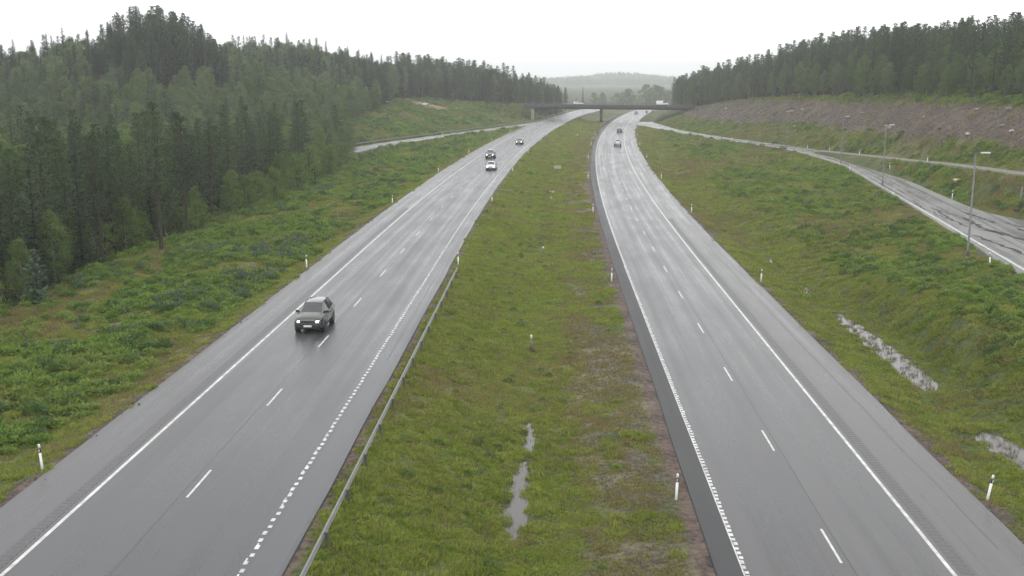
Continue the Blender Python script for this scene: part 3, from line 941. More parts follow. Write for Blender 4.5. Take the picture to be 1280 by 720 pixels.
# ------------------------------------------------------------------ forests: where each tree stands
TREES = []     # x, y, kind, variant, scale, rot, zone
def plant(x, y, kind, h, zone, r_):
    vs = KINDS[kind]
    v = r_.randrange(len(vs))
    TREES.append((x, y, kind, v, h / vs[v][3], r_.uniform(0, 2 * PI), zone))
def scatter_zone(x0, x1, y0, y1, step, inside, chooser, zone, seed):
    r_ = random.Random(seed)
    nx, ny = int((x1 - x0) / step), int((y1 - y0) / step)
    for i in range(nx):
        for j in range(ny):
            x = x0 + (i + .5 + r_.uniform(-.48, .48)) * step; y = y0 + (j + .5 + r_.uniform(-.48, .48)) * step
            w = inside(x, y)
            if w <= 0 or r_.random() > w: continue
            k, h = chooser(x, y, r_)
            plant(x, y, k, h, zone, r_)
def left_of_frame(x, y, m=14):
    return x < -0.50 * y - m
# A: the near wood on the left
def in_a(x, y):
    if left_of_frame(x, y): return 0
    e = -42.2 + 1.3 * math.sin(y * .11) - 10 * float(smoothstep(195, 262, y))
    if x - float(bend(y)) > e: return 0
    return 1
def ch_a(x, y, r_):
    depth = -42 - x
    q = r_.random()
    n_ = float(vnoise(np.array([x * .06]), np.array([y * .06]), 71)[0])
    if depth < 5 and q < 0.36: return ('birch_tree', r_.uniform(3.5, 6.5)) if r_.random() < .55 else ('sapling', r_.uniform(2.5, 4.5))
    if depth < 9 and y < 190: return ('pine_tree', r_.uniform(10.5, 15)) if q < .78 else ('spruce_tree', r_.uniform(8, 13))
    if y > 205: return ('birch_tree', r_.uniform(5, 9)) if q < .42 else (('aspen_tree', r_.uniform(6, 9)) if q < .80 else ('pine_tree', r_.uniform(9, 12)))
    if y > 165 and q < .62: return ('birch_tree', r_.uniform(6.5, 10)) if q < .3 else ('aspen_tree', r_.uniform(6.5, 10))
    if q < 0.40 + 0.25 * (n_ - .5): return 'pine_tree', r_.uniform(9.5, 15.0)
    if q < 0.60: return 'spruce_tree', r_.uniform(8, 14)
    if q < 0.85: return 'birch_tree', r_.uniform(6.5, 11)
    return 'aspen_tree', r_.uniform(6.5, 10.5)
scatter_zone(-160, -40, 66, 262, 3.5, in_a, ch_a, 'near left', 1)
scatter_zone(-52, -40, 70, 262, 2.6, lambda x, y: .42 if -47.5 < x - float(bend(y)) + 9 * float(smoothstep(195, 262, y)) < -42.0 else 0, lambda x, y, r_: ('sapling', r_.uniform(2.2, 4.8)) if r_.random() < .6 else ('birch_tree', r_.uniform(3.5, 6.5)), 'near left', 31)
# B: the slope and knoll behind it
def in_b(x, y):
    if left_of_frame(x, y): return 0
    e = np.interp(y, [255, 300, 334, 385, 430, 470], [-55, -57, -58, -60, -60, -63])
    return 1 if x < e else 0
def ch_b(x, y, r_):
    kn = math.hypot((x + 110) / 16, (y - 302) / 26)
    q = r_.random()
    if kn < 1.15: return ('spruce_tree' if q < .6 else 'pine_tree', r_.uniform(16.5, 20.5) * (1 - .38 * kn * kn))
    if -141 < x < -124 and 280 < y < 325 and q < .5: return 'spruce_tree', r_.uniform(12.5, 16)
    if x < -118 and y > 255: return ('spruce_tree', r_.uniform(11, 15)) if q < .5 else ('aspen_tree', r_.uniform(9, 12))
    if y > 375: return ('spruce_tree', r_.uniform(12, 17)) if q < .40 else (('pine_tree', r_.uniform(12, 16)) if q < .6 else ('aspen_tree', r_.uniform(10, 14)))
    if y > 345 and x > -95 and q < .25: return 'spruce_tree', r_.uniform(11, 15)
    return ('aspen_tree', r_.uniform(6, 10)) if q < .76 else (('birch_tree', r_.uniform(7, 10)) if q < .93 else ('spruce_tree', r_.uniform(8, 12)))
scatter_zone(-240, -50, 258, 470, 4.3, in_b, ch_b, 'left hillside', 2)
scatter_zone(-136, -88, 274, 330, 3.6, lambda x, y: .75 if math.hypot((x + 110) / 16, (y - 302) / 26) < 1 else 0, lambda x, y, r_: ('pine_tree' if r_.random() < .4 else 'spruce_tree', r_.uniform(16, 20) * (1 - .38 * math.hypot((x + 110) / 16, (y - 302) / 26) ** 2)), 'left hillside', 22)
# C: the tall wood on the brow left of the bridge
def in_c(x, y):
    e = np.interp(y, [468, 500, 560], [-18, 0, 9])
    return 1 if -70 < x < e else 0
def ch_c(x, y, r_):
    hh = np.interp(x, [-65, -35, -10, 8], [18.5, 18, 15.5, 12.5])
    q = r_.random()
    return ('pine_tree', hh * r_.uniform(.88, 1.06)) if q < .6 else (('spruce_tree', hh * r_.uniform(.8, 1.0)) if q < .8 else ('aspen_tree', hh * r_.uniform(.65, .8)))
scatter_zone(-72, 12, 468, 560, 4.0, in_c, ch_c, 'far left wood', 3)
# D: the wood along the top of the right-hand cut
brow = lambda y: np.interp(y, [60, 110, 170, 230, 290, 333, 390, 425, 452, 500, 560], [84, 83, 80, 80, 80, 79, 77.5, 75, 66, 58, 62])
def in_d(x, y):
    d = x - (brow(y) + 1.2 * math.sin(y * .13))
    if d < 0 or d > 42: return 0
    if x > 0.47 * y + 40: return 0
    return 1 if d < 14 else .6
def ch_d(x, y, r_):
    d = x - brow(y); q = r_.random()
    hh = np.interp(y, [80, 160, 230, 333, 420, 560], [9.6, 10.4, 12.6, 16.6, 16.5, 16])
    if d < 7 and q < .38: return ('birch_tree' if r_.random() < .5 else 'aspen_tree'), hh * r_.uniform(.42, .68)
    if y > 400: return ('aspen_tree', hh * r_.uniform(.7, .95)) if q < .4 else ('pine_tree', hh * r_.uniform(.85, 1.05))
    return ('pine_tree', hh * r_.uniform(.86, 1.1)) if q < .72 else (('spruce_tree', hh * r_.uniform(.75, 1.08)) if q < .9 else ('birch_tree', hh * r_.uniform(.6, .8)))
scatter_zone(56, 125, 95, 570, 3.3, in_d, ch_d, 'right ridge', 4)

tx = np.array([t[0] for t in TREES]); ty = np.array([t[1] for t in TREES])
tz = height(tx, ty)
th = np.array([KINDS[t[2]][t[3]][3] * t[4] for t in TREES])
bx_, by_, bd_ = w2px(tx, ty, tz)
_, top_, _ = w2px(tx, ty, tz + th)
halfw = 1330 * 1.5 / bd_
# how much of each tree shows past those in front of it
order = np.argsort(bd_)
NC = 330
front = np.full(NC, 999.0)
area = np.zeros(len(TREES))
for i in order:
    c0 = int(max(0, (bx_[i] - halfw[i]) // 4)); c1 = int(min(NC - 1, (bx_[i] + halfw[i]) // 4))
    if bx_[i] < -15 or bx_[i] > 1295 or c1 < c0: continue
    seg = front[c0:c1 + 1]
    area[i] = np.sum(np.clip(np.minimum(seg, by_[i]) - top_[i], 0, None)) * 4
    front[c0:c1 + 1] = np.minimum(seg, top_[i] + 0.15 * (by_[i] - top_[i]))
single = set()
for kind in KINDS:
    ids = [i for i in range(len(TREES)) if TREES[i][2] == kind and area[i] > 25]
    ids.sort(key=lambda i: -area[i])
    single.update(ids[:270])

ZLAB = {'near left': 'in the wood beside left carriageway',
        'left hillside': 'on the upper left hillside',
        'far left wood': 'in the wood left of overpass',
        'right ridge': 'in wood above the brown slope'}
KLAB = {'pine_tree': ('bare-stemmed dark pine', 'tree', 'pines'), 'spruce_tree': ('dark pointed spruce', 'tree', 'spruces'),
        'birch_tree': ('light green birch', 'tree', 'birches'), 'aspen_tree': ('grey green leafy tree', 'tree', 'leafy trees'), 'sapling': ('low bright green sapling', 'sapling', 'saplings')}
ORDW = 'first second third fourth fifth sixth seventh eighth ninth tenth eleventh twelfth thirteenth fourteenth fifteenth sixteenth seventeenth eighteenth nineteenth twentieth'.split()
tree_label = {}
for zone in ZLAB:
    for kind in KINDS:
        ids = [i for i in single if TREES[i][2] == kind and TREES[i][6] == zone]
        ids.sort(key=lambda i: -area[i])
        big = sorted(ids[:20] if len(ids) > 20 else ids, key=lambda i: bx_[i])
        for r, i in enumerate(big):
            if area[i] > 350:
                tree_label[i] = '%s, %s from left among largest %s' % (KLAB[kind][0], ORDW[r], ZLAB[zone])
        for i in ids:
            if i not in tree_label:
                size = 'tall' if th[i] > 12.5 else ('mid-sized' if th[i] > 8.5 else 'short')
                lay_ = ' '
                if zone == 'near left': lay_ = ' at the front ' if tx[i] - bend(ty[i]) > -47 else ' farther back '
                elif zone == 'left hillside': lay_ = ' on the knoll ' if math.hypot((tx[i] + 110) / 16, (ty[i] - 302) / 26) < 1 else (' towards the top ' if ty[i] > 375 else ' low down ')
                elif zone == 'right ridge': lay_ = ' at the front ' if tx[i] - brow(ty[i]) < 6 else ' farther back '
                tree_label[i] = size + ' ' + KLAB[kind][0] + lay_ + ZLAB[zone]
def make_tree(kind, v, x, y, z, s, rz, label, group, tilt=0.0):
    tm, cm, jm, h = KINDS[kind][v]
    o = empty(kind, (x, y, z), rz)
    o.scale = (s, s, s)
    tag(o, label, KLAB[kind][1], group)
    link('trunk', tm, o); link('crown', cm, o)
    return o
rest = []
for i, (x, y, kind, v, s, rz, zone) in enumerate(TREES):
    if i in single:
        make_tree(kind, v, x, y, tz[i], s, rz, tree_label[i], KLAB[kind][2] + ' ' + ZLAB[zone])
    else:
        rest.append((x, y, tz[i], kind, v, s, rz))
print('TREES', len(TREES), 'single', len(single), 'rest', len(rest))

# ------------------------------------------------------------------ scattering of what cannot be counted
def scatter(name, P, rz, sc, idx, protos, label, cat, kind='stuff', parent=None, tilt=False):
    """points with a plant chosen by index from a list of meshes"""
    pc = bpy.data.collections.new(name + '_plants')
    for k, pm in enumerate(protos):
        po = bpy.data.objects.new('%s_%03d' % (name, k), pm)
        pc.objects.link(po)
    me = bpy.data.meshes.new(name)
    P = np.asarray(P, np.float32)
    me.vertices.add(len(P)); me.vertices.foreach_set('co', P.ravel())
    for nm, ty_, val in (('sc', 'FLOAT', sc), ('idx', 'INT', idx)):
        a = me.attributes.new(nm, ty_, 'POINT')
        a.data.foreach_set('value', np.asarray(val, np.float32 if ty_ == 'FLOAT' else np.int32))
    rz = np.asarray(rz, float)
    E = np.zeros((len(P), 3)); E[:, 2] = rz
    if tilt:                                   # lie along the slope
        e = .35
        gx = (gheight(P[:, 0] + e, P[:, 1]) - gheight(P[:, 0] - e, P[:, 1])) / (2 * e)
        gy = (gheight(P[:, 0], P[:, 1] + e) - gheight(P[:, 0], P[:, 1] - e)) / (2 * e)
        nz_ = np.stack([-gx, -gy, np.ones(len(P))], 1); nz_ /= np.linalg.norm(nz_, axis=1)[:, None]
        ax_ = np.stack([np.cos(rz), np.sin(rz), gx * np.cos(rz) + gy * np.sin(rz)], 1); ax_ /= np.linalg.norm(ax_, axis=1)[:, None]
        ay_ = np.cross(nz_, ax_)
        E = np.stack([np.arctan2(ay_[:, 2], nz_[:, 2]), np.arcsin(np.clip(-ax_[:, 2], -1, 1)), np.arctan2(ax_[:, 1], ax_[:, 0])], 1)
    a = me.attributes.new('rot', 'FLOAT_VECTOR', 'POINT')
    a.data.foreach_set('vector', E.astype(np.float32).ravel())
    me.update()
    o = link(name, me, parent)
    ng = bpy.data.node_groups.new(name + '_scatter', 'GeometryNodeTree')
    ng.interface.new_socket('Geometry', in_out='INPUT', socket_type='NodeSocketGeometry')
    ng.interface.new_socket('Geometry', in_out='OUTPUT', socket_type='NodeSocketGeometry')
    N, Lk = ng.nodes, ng.links
    gi, go = N.new('NodeGroupInput'), N.new('NodeGroupOutput')
    iop = N.new('GeometryNodeInstanceOnPoints')
    ci = N.new('GeometryNodeCollectionInfo')
    ci.inputs['Collection'].default_value = pc
    ci.inputs['Separate Children'].default_value = True
    ci.inputs['Reset Children'].default_value = True
    iop.inputs['Pick Instance'].default_value = True
    def attr(nm, ty_):
        a = N.new('GeometryNodeInputNamedAttribute'); a.data_type = ty_; a.inputs['Name'].default_value = nm
        return a.outputs['Attribute']
    er = N.new('FunctionNodeEulerToRotation'); Lk.new(attr('rot', 'FLOAT_VECTOR'), er.inputs[0])
    Lk.new(gi.outputs[0], iop.inputs['Points']); Lk.new(ci.outputs[0], iop.inputs['Instance'])
    Lk.new(attr('idx', 'INT'), iop.inputs['Instance Index'])
    Lk.new(er.outputs[0], iop.inputs['Rotation']); Lk.new(attr('sc', 'FLOAT'), iop.inputs['Scale'])
    Lk.new(iop.outputs[0], go.inputs[0])
    md = o.modifiers.new('scatter', 'NODES'); md.node_group = ng
    tag(o, label, cat, kind=kind)
    return o

# the deeper trees of the woods read as one mass
kl = [(k, v) for k in KINDS for v in range(len(KINDS[k]))]
protos = [KINDS[k][v][2] for (k, v) in kl]
for zname, cond, lab in (('forest_mass_left', lambda p: p[0] < 20, 'deep mass of mixed forest filling the left hillside'), ('forest_mass_right', lambda p: p[0] >= 20, 'deep mass of pine forest behind the right-hand brow')):
    q = [p for p in rest if cond(p)]
    scatter('forest', [(p[0], p[1], p[2]) for p in q], [p[6] for p in q], [p[5] for p in q], [kl.index((p[3], p[4])) for p in q], protos, lab, 'forest')
# far wooded ridges, faint in the mist
n = 5200
fy = RNG.uniform(2450, 3450, n); fx = RNG.uniform(-0.12, 0.45, n) * fy
k = fbm(fx / 160, fy / 160, 77) > 0.25
fx, fy = fx[k], fy[k]
fz = height(fx, fy)
scatter('far_woods', np.stack([fx, fy, fz], 1), RNG.uniform(0, 6.28, len(fx)), RNG.uniform(.9, 1.5, len(fx)), RNG.integers(0, 6, len(fx)), [KINDS[k_][v_][2] for k_ in ('birch_tree', 'aspen_tree') for v_ in range(3)], 'faint misty wooded ridge on the horizon beyond the overpass', 'woods')

# trees that stand out one by one
def tree_at(px, py, kind, v, h, label, z0=0.0, group=None, at=None):
    x, y, z = at if at else ground_pt(px, py, z0)
    return make_tree(kind, v, x, y, z, h / KINDS[kind][v][3], random.uniform(0, 6), label, group)
T_, C_ = spruce(4.2, 1.15, 99, .03)
yo = empty('spruce_tree', ground_pt(48, 378))
tag(yo, 'small young pale green spruce at the foot of the wood at far left', 'tree')
T_.build('trunk', M['bark_spruce'], yo); C_.build('crown', M['spruce_young'], yo)
tree_at(202, 312, 'pine_tree', 2, 14.6, 'tall pine with thick dark bare trunk at the front edge of left wood')
tree_at(985, 122, 'birch_tree', 2, 12, 'pale birch with several light stems before the pines on right slope', at=(75.5, 333, hz(75.5, 333)))
for k, (px, py, h) in enumerate([(372, 240, 6.0), (392, 231, 6.6), (412, 221, 5.6), (430, 210, 5.2), (345, 255, 5.0)]):
    tree_at(px, py, 'sapling', k % 2, h, ['tall bright green leafy bush where the left wood thins out', 'tallest bright green bush at the far end of left wood', 'rounded bright green bush before the last bush of left wood', 'last bright green bush at the far tip of left wood', 'bright green bush farthest left in the row below the pines'][k], group='bushes at the wood edge')
# beyond the overpass, standing free in the mist
for k, (px, h, d, kind, lab) in enumerate([
    (742, 10, 830, 'birch_tree', 'misty round tree just right of the bridge pillar beyond the overpass'), (752, 11, 850, 'aspen_tree', 'small misty tree second right of the pillar beyond the overpass'),
    (770, 14, 860, 'aspen_tree', 'misty rounded tree left of the tall central tree beyond overpass'), (782, 18, 850, 'birch_tree', 'tall misty rounded tree above the middle of the right span'),
    (790, 15, 880, 'aspen_tree', 'misty tree leaning on the tall rounded one, right span'), (805, 20, 840, 'birch_tree', 'broad misty tree left in the right-hand clump beyond overpass'),
    (815, 21, 850, 'aspen_tree', 'tallest misty tree in the clump beside the right wood'), (824, 20, 860, 'birch_tree', 'misty tree between tallest misty tree and the right wood'),
    (832, 17, 850, 'aspen_tree', 'misty tree touching the edge of the right wood beyond overpass'), (728, 13, 620, 'spruce_tree', 'thin dark spire-like spruce beyond the left span of overpass'), (720, 8, 620, 'spruce_tree', 'short dark spruce beside the thin spire beyond overpass')]):
    v_ = (px - 690) / 1330 * d
    o = make_tree(kind, 1 if kind == 'spruce_tree' else k % 3, v_, d, float(height(np.array([v_]), np.array([float(d)]))[0]), h / 10.0, k * 1.3, lab, None)
    o.scale = (h / 10 * (.45 if kind == 'spruce_tree' else 1.6),) * 2 + (h / KINDS[kind][1 if kind == 'spruce_tree' else k % 3][3],)

# ------------------------------------------------------------------ grass and weeds
def blade(mb, p, a, h, w, lean, m=0):
    o = Vector((math.cos(a), math.sin(a), 0)); s = Vector((-o.y, o.x, 0)) * w
    q = p + o * (lean * .35) + Vector((0, 0, h * .6)); t = p + o * lean + Vector((0, 0, h))
    mb.poly([p - s, p + s, q + s * .7, q - s * .7], m); mb.poly([q - s * .7, q + s * .7, t], m)
def grass_patch(seed, rad, n, h, mats, stalks=0, w=0.013):
    r_ = random.Random(seed); mb = MB()
    for k in range(n):
        a = r_.uniform(0, 2 * PI); q = rad * math.sqrt(r_.random())
        c = Vector((q * math.cos(a), q * math.sin(a), -0.04)); hh = h * r_.uniform(.5, 1.35)
        for b in range(7):
            blade(mb, c + Vector((r_.uniform(-.06, .06), r_.uniform(-.06, .06), 0)), r_.uniform(0, 2 * PI), hh * r_.uniform(.6, 1.15), w * r_.uniform(.7, 1.4), hh * r_.uniform(.2, .8), 0)
    for k in range(stalks):
        a = r_.uniform(0, 2 * PI); q = rad * math.sqrt(r_.random())
        blade(mb, Vector((q * math.cos(a), q * math.sin(a), 0)), r_.uniform(0, 6.3), h * r_.uniform(1.5, 2.4), w * .7, h * .3, 1)
    return mb.mesh('grass_patch', mats)
def weed_clump(seed, rad, h, n, mats, leaf=0.14, flowers=0):
    r_ = random.Random(seed); mb = MB()
    for k in range(n):
        a = r_.uniform(0, 2 * PI); e = math.asin(r_.uniform(.05, 1))
        f = r_.uniform(.6, 1.05)
        c = Vector((rad * f * math.cos(a) * math.cos(e), rad * f * math.sin(a) * math.cos(e), h * f * math.sin(e)))
        out = Vector((c.x, c.y, c.z * .6 + .05)).normalized()
        d = (out + rvec(r_, .6)).normalized() * leaf * r_.uniform(.7, 1.5)
        leafquad(mb, c, d, leaf * .34, (out + Vector((0, 0, .6)) + rvec(r_, .4)), 0)
    for k in range(flowers):
        a = r_.uniform(0, 2 * PI); q = rad * math.sqrt(r_.random()) * .9
        b = Vector((q * math.cos(a), q * math.sin(a), h * r_.uniform(.7, 1.0))); hh = r_.uniform(.22, .38)
        mb.tube([b, b + Vector((0, 0, hh * .6)), b + Vector((r_.uniform(-.03, .03), 0, hh))], [0.035, 0.032, 0.008], 5, 1)
    return mb.mesh('weed_clump', mats)
G = [grass_patch(k, .55, 60, .115, [M['grass'], M['stalk']], 2) for k in range(3)]
G += [grass_patch(10 + k, .55, 36, .13, [M['grass_dry'], M['stalk']], 8) for k in range(3)]
G += [grass_patch(20 + k, .5, 44, .21, [M['grass'], M['stalk']], 10, .016) for k in range(2)]
W = [weed_clump(k, .42, .36, 130, [M['weed'], M['lupine']], .15) for k in range(3)]
W += [weed_clump(10 + k, .46, .44, 130, [M['weed_dark'], M['lupine']], .155) for k in range(2)]
W += [weed_clump(20 + k, .45, .42, 120, [M['weed_dark'], M['lupine']], .14, 3) for k in range(2)]
S = [grass_patch(40 + k, .3, 9, .4, [M['sedge'], M['stalk']], 6, .014) for k in range(2)]
S_dead = grass_patch(50, .3, 8, .45, [M['stalk'], M['stalk']], 3, .012)

def strip_points(u0, u1, y0, y1, dens, rng=RNG):
    n = int((u1 - u0) * (y1 - y0) * dens)
    u = rng.uniform(u0, u1, n); y = rng.uniform(y0, y1, n)
    return u + bend(y), y
def off_roads(X, Y, mar=0.3):
    ok = np.ones(len(X), bool)
    u = X - bend(Y)
    ok &= ~((u > L_OUT - mar * .6) & (u < L_IN + mar)) & ~((u > R_IN - 1.0) & (u < R_OUT + mar * .6))
    for line in (RAMP, LRAMP, PATH):
        d, zz, hw = near_line(X, Y, line)
        ok &= d > hw + mar + (.9 if line is not RAMP else .3)
    for (ln, z, lab) in PUDDLES:
        for i in range(len(ln) - 1):
            if abs(ln[0][0]) < 10 or True:
                d, _, hw = near_line(X, Y, [(ln[i][0], ln[i][1], 0, ln[i][2]), (ln[i + 1][0], ln[i + 1][1], 0, ln[i + 1][2])])
                ok &= d > hw * 1.0 + (0.12 if ln[0][0] < 10 else .05)
    return ok
def in_view(X, Y, m=60):
    px, py, w = w2px(X, Y, height(X, Y, False))
    return (px > -m) & (px < 1280 + m) & (py < 760 + m)
def cover(name, bands, choose, protos, label, cat):
    Ps, rs, ss, ks = [], [], [], []
    for (u0, u1, y0, y1, dens, sc) in bands:
        X, Y = strip_points(u0, u1, y0, y1, dens)
        k = in_view(X, Y); X, Y = X[k], Y[k]
        k = off_roads(X, Y, max(.3, .45 * sc)); X, Y = X[k], Y[k]
        idx, keep, s2 = choose(X, Y)
        X, Y, idx, s2 = X[keep], Y[keep], idx[keep], s2[keep]
        Ps.append(np.stack([X, Y, gheight(X, Y)], 1)); ks.append(idx)
        rs.append(RNG.uniform(0, 6.28, len(X))); ss.append(sc * s2 * RNG.uniform(.75, 1.25, len(X)))
    P = np.concatenate(Ps)
    print('COVER', name, len(P))
    return scatter(name, P, np.concatenate(rs), np.concatenate(ss), np.concatenate(ks), protos, label, cat, tilt=True)

def ch_median(X, Y):
    mk = cover_masks(X, Y); u = X - bend(Y)
    r = RNG.random(len(X))
    dry = np.clip(mk['sparse'] * .95 + .25 * mk['dry'] + .12, 0, 1)
    lush = smoothstep(.5, .66, fbm(X * .25, Y * .12, 90)) * (1 - mk['sparse'])
    idx = np.where(r < dry, RNG.integers(3, 6, len(X)), np.where(r > 1 - .3 * lush, RNG.integers(6, 8, len(X)), RNG.integers(0, 3, len(X))))
    keep = (RNG.random(len(X)) > mk['sparse'] * .62) & (RNG.random(len(X)) > mk['gravel'] * .95)
    return idx, keep, np.ones(len(X))
cover('grass', [(-8.7, 5.3, 30, 75, 5.6, .85), (-8.7, 5.3, 75, 130, 3.6, 1.0), (-8.7, 5.3, 130, 240, 1.5, 1.3), (-8.7, 5.3, 240, 460, .6, 1.8)], ch_median, G, 'short wet grass covering the median between the carriageways', 'grass')
def ch_side(X, Y):
    mk = cover_masks(X, Y); r = RNG.random(len(X)); u = X - bend(Y)
    d2 = fbm(X * .10, Y * .05, 91)
    dry = np.clip(.18 + .9 * smoothstep(.47, .66, d2), 0, .9)
    idx = np.where(r < dry, RNG.integers(3, 6, len(X)), np.where(r > .86, RNG.integers(6, 8, len(X)), RNG.integers(0, 3, len(X))))
    keep = (RNG.random(len(X)) > np.maximum(mk['cut'] * .96, mk['gravel'] * .9)) & (RNG.random(len(X)) > mk['forest'] * .9) & (mk['red'] < .4)
    return idx, keep, np.ones(len(X))
cover('grass', [(-48, -21.2, 38, 110, 2.8, 1.0), (-58, -21.2, 110, 210, 1.3, 1.4), (-75, -21.2, 210, 480, .5, 1.8)], ch_side, G, 'rough grass growing on the left roadside bank', 'grass')
cover('grass', [(18.2, 50, 36, 110, 3.2, 1.0), (18.2, 82, 110, 200, 1.3, 1.4), (18.2, 82, 200, 450, .5, 1.8)], ch_side, G, 'rough grass growing between right carriageway, slip road and brow', 'grass')

def ch_weeds(left):
    def f(X, Y):
        mk = cover_masks(X, Y); u = X - bend(Y)
        dd = (L_OUT - u) if left else (u - 24.5)
        n1 = fbm(X * .22, Y * .14, 92); n2 = fbm(X * .16, Y * .10, 93); n3 = fbm(X * .10, Y * .05, 91)
        p = smoothstep(1.2, 4.5, dd + 2 * (n1 - .5)) * smoothstep(.33, .47, n1) * (1 - .85 * smoothstep(.47, .66, n3))
        if not left: p = p * .75
        lup = smoothstep(.58, .70, n2) * (.36 if left else .08)
        r = RNG.random(len(X))
        idx = np.where(r < lup, RNG.integers(5, 7, len(X)), np.where(RNG.random(len(X)) < .15, RNG.integers(3, 5, len(X)), RNG.integers(0, 3, len(X))))
        p = np.maximum(p, lup * .5 * smoothstep(2, 4, dd))
        keep = (RNG.random(len(X)) < p) & (RNG.random(len(X)) > mk['cut'] * .985) & (RNG.random(len(X)) > mk['forest']) & (mk['red'] < .3)
        return idx, keep, .75 + .6 * n1
    return f
cover('weeds', [(-46, -22, 38, 110, 2.8, .95), (-58, -22, 110, 210, 1.6, 1.15), (-75, -22, 210, 480, .5, 1.6)], ch_weeds(True), W, 'lush leafy weeds and lupines on the left roadside bank', 'weeds')
cover('weeds', [(23, 50, 36, 110, 2.2, .85), (23, 84, 110, 200, 1.2, 1.05), (23, 86, 200, 450, .4, 1.25)], ch_weeds(False), W, 'leafy weeds dotted over the grass right of the carriageway', 'weeds')
# a few lupines and weeds in the median, sedge round the water
def ch_medw(X, Y):
    n1 = fbm(X * .3, Y * .12, 95); u = X - bend(Y)
    p = smoothstep(.50, .70, n1) * .45 * smoothstep(3.5, -5, u) + .05
    r = RNG.random(len(X))
    return np.where(r < .08, RNG.integers(5, 7, len(X)), np.where(r < .55, RNG.integers(3, 5, len(X)), RNG.integers(0, 3, len(X)))), RNG.random(len(X)) < p, RNG.uniform(.35, .75, len(X))
cover('weeds', [(-8.3, 4.5, 30, 130, 1.6, .75), (-8.3, 4.5, 130, 260, .5, 1.1)], ch_medw, W, 'scattered weeds and lupines in the grass of the median', 'weeds')
Ps, ks = [], []
for (ln, z, lab) in PUDDLES:
    for i in range(len(ln) - 1):
        (ax, ay, aw), (bx, by, bw) = ln[i], ln[i + 1]
        right = ax > 10
        for k in range(int(math.hypot(bx - ax, by - ay) * (8 if right else 1.2))):
            t = random.random(); hw = aw + (bw - aw) * t
            s = random.uniform(-1.1, 1.1) if right else random.choice((-1, 1)) * random.uniform(1.25, 1.9)
            x, y = ax + (bx - ax) * t + s * hw, ay + (by - ay) * t
            Ps.append((x, y, float(gheight(x, y)))); ks.append(random.choice((0, 1, 1, 2)) if right else 0)
for (px, py, n, sp) in ((680, 300, 40, 1.0), (682, 282, 30, .8), (684, 340, 12, .9), (1040, 250, 60, 1.3), (1050, 290, 60, 1.2), (1070, 318, 40, 1.0), (1030, 225, 40, 1.2), (665, 438, 8, .35)):
    x0, y0, _ = ground_pt(px, py)
    for k in range(n):
        x, y = x0 + random.gauss(0, sp * .6), y0 + random.gauss(0, sp * 2.2)
        Ps.append((x, y, hz(x, y))); ks.append(random.choice((0, 1, 1, 2)))
scatter('sedge', Ps, [random.uniform(0, 6.28) for _ in Ps], [random.uniform(.28, .62) for _ in Ps], ks, S + [S_dead], 'grey green sedge and dead reeds along the wet ditch bottoms', 'sedge')
# undergrowth under the trees
def ch_under(X, Y):
    n1 = fbm(X * .2, Y * .2, 97)
    mk = cover_masks(X, Y)
    return RNG.integers(0, 5, len(X)), (RNG.random(len(X)) < .25 + .6 * smoothstep(.4, .6, n1)) & ((mk['cut'] < .3)), .8 + n1
cover('undergrowth', [(-62, -40.5, 60, 262, .45, 1.1), (76, 92, 100, 300, .28, 1.3)], ch_under, W[:5], 'low undergrowth beneath the trees at the wood edges', 'undergrowth')

# clods of bare soil and loose stones where little grows
CL = []
for k in range(4):
    mb = MB(); r_ = random.Random(60 + k)
    for q in range(9):
        c = Vector((r_.uniform(-.5, .5), r_.uniform(-.5, .5), 0)); s_ = r_.uniform(.03, .09)
        pts = [c + Vector((math.cos(a) * s_ * r_.uniform(.7, 1.4), math.sin(a) * s_ * r_.uniform(.7, 1.4), -.02)) for a in (0, 1.25, 2.5, 3.8, 5.0)]
        top = c + Vector((r_.uniform(-.02, .02), r_.uniform(-.02, .02), s_ * r_.uniform(.5, 1.0)))
        for i in range(5): mb.poly([pts[i], pts[(i + 1) % 5], top])
    CL.append(mb.mesh('clods', M['clod']))
def ch_clod(X, Y):
    mk = cover_masks(X, Y)
    p = np.clip(np.maximum(mk['sparse'] * .8, np.maximum(mk['gravel'] * .9, mk['cut'] * .8)), 0, 1)
    return RNG.integers(0, 4, len(X)), RNG.random(len(X)) < p, np.where(mk['cut'] > .3, 3.2, 1.0)
def off_cut(X, Y): return off_roads(X, Y)
cover('soil_clods', [(-1, 6, 30, 80, 5, 1.0), (-1, 6, 80, 140, 2.5, 1.2), (-9.2, -8.2, 30, 130, 5, 1.0), (-22.2, -21.1, 36, 130, 4, 1.0), (18.05, 19.2, 36, 140, 5, 1.0)], ch_clod, CL, 'loose soil clods and gravel along the pavement edges and bare median', 'soil')
cover('soil_clods', [(48, 84, 60, 300, .55, 1.0), (30, 80, 300, 455, .3, 1.2)], ch_clod, CL, 'loose clods and stones strewn over the brown cut slope', 'soil')

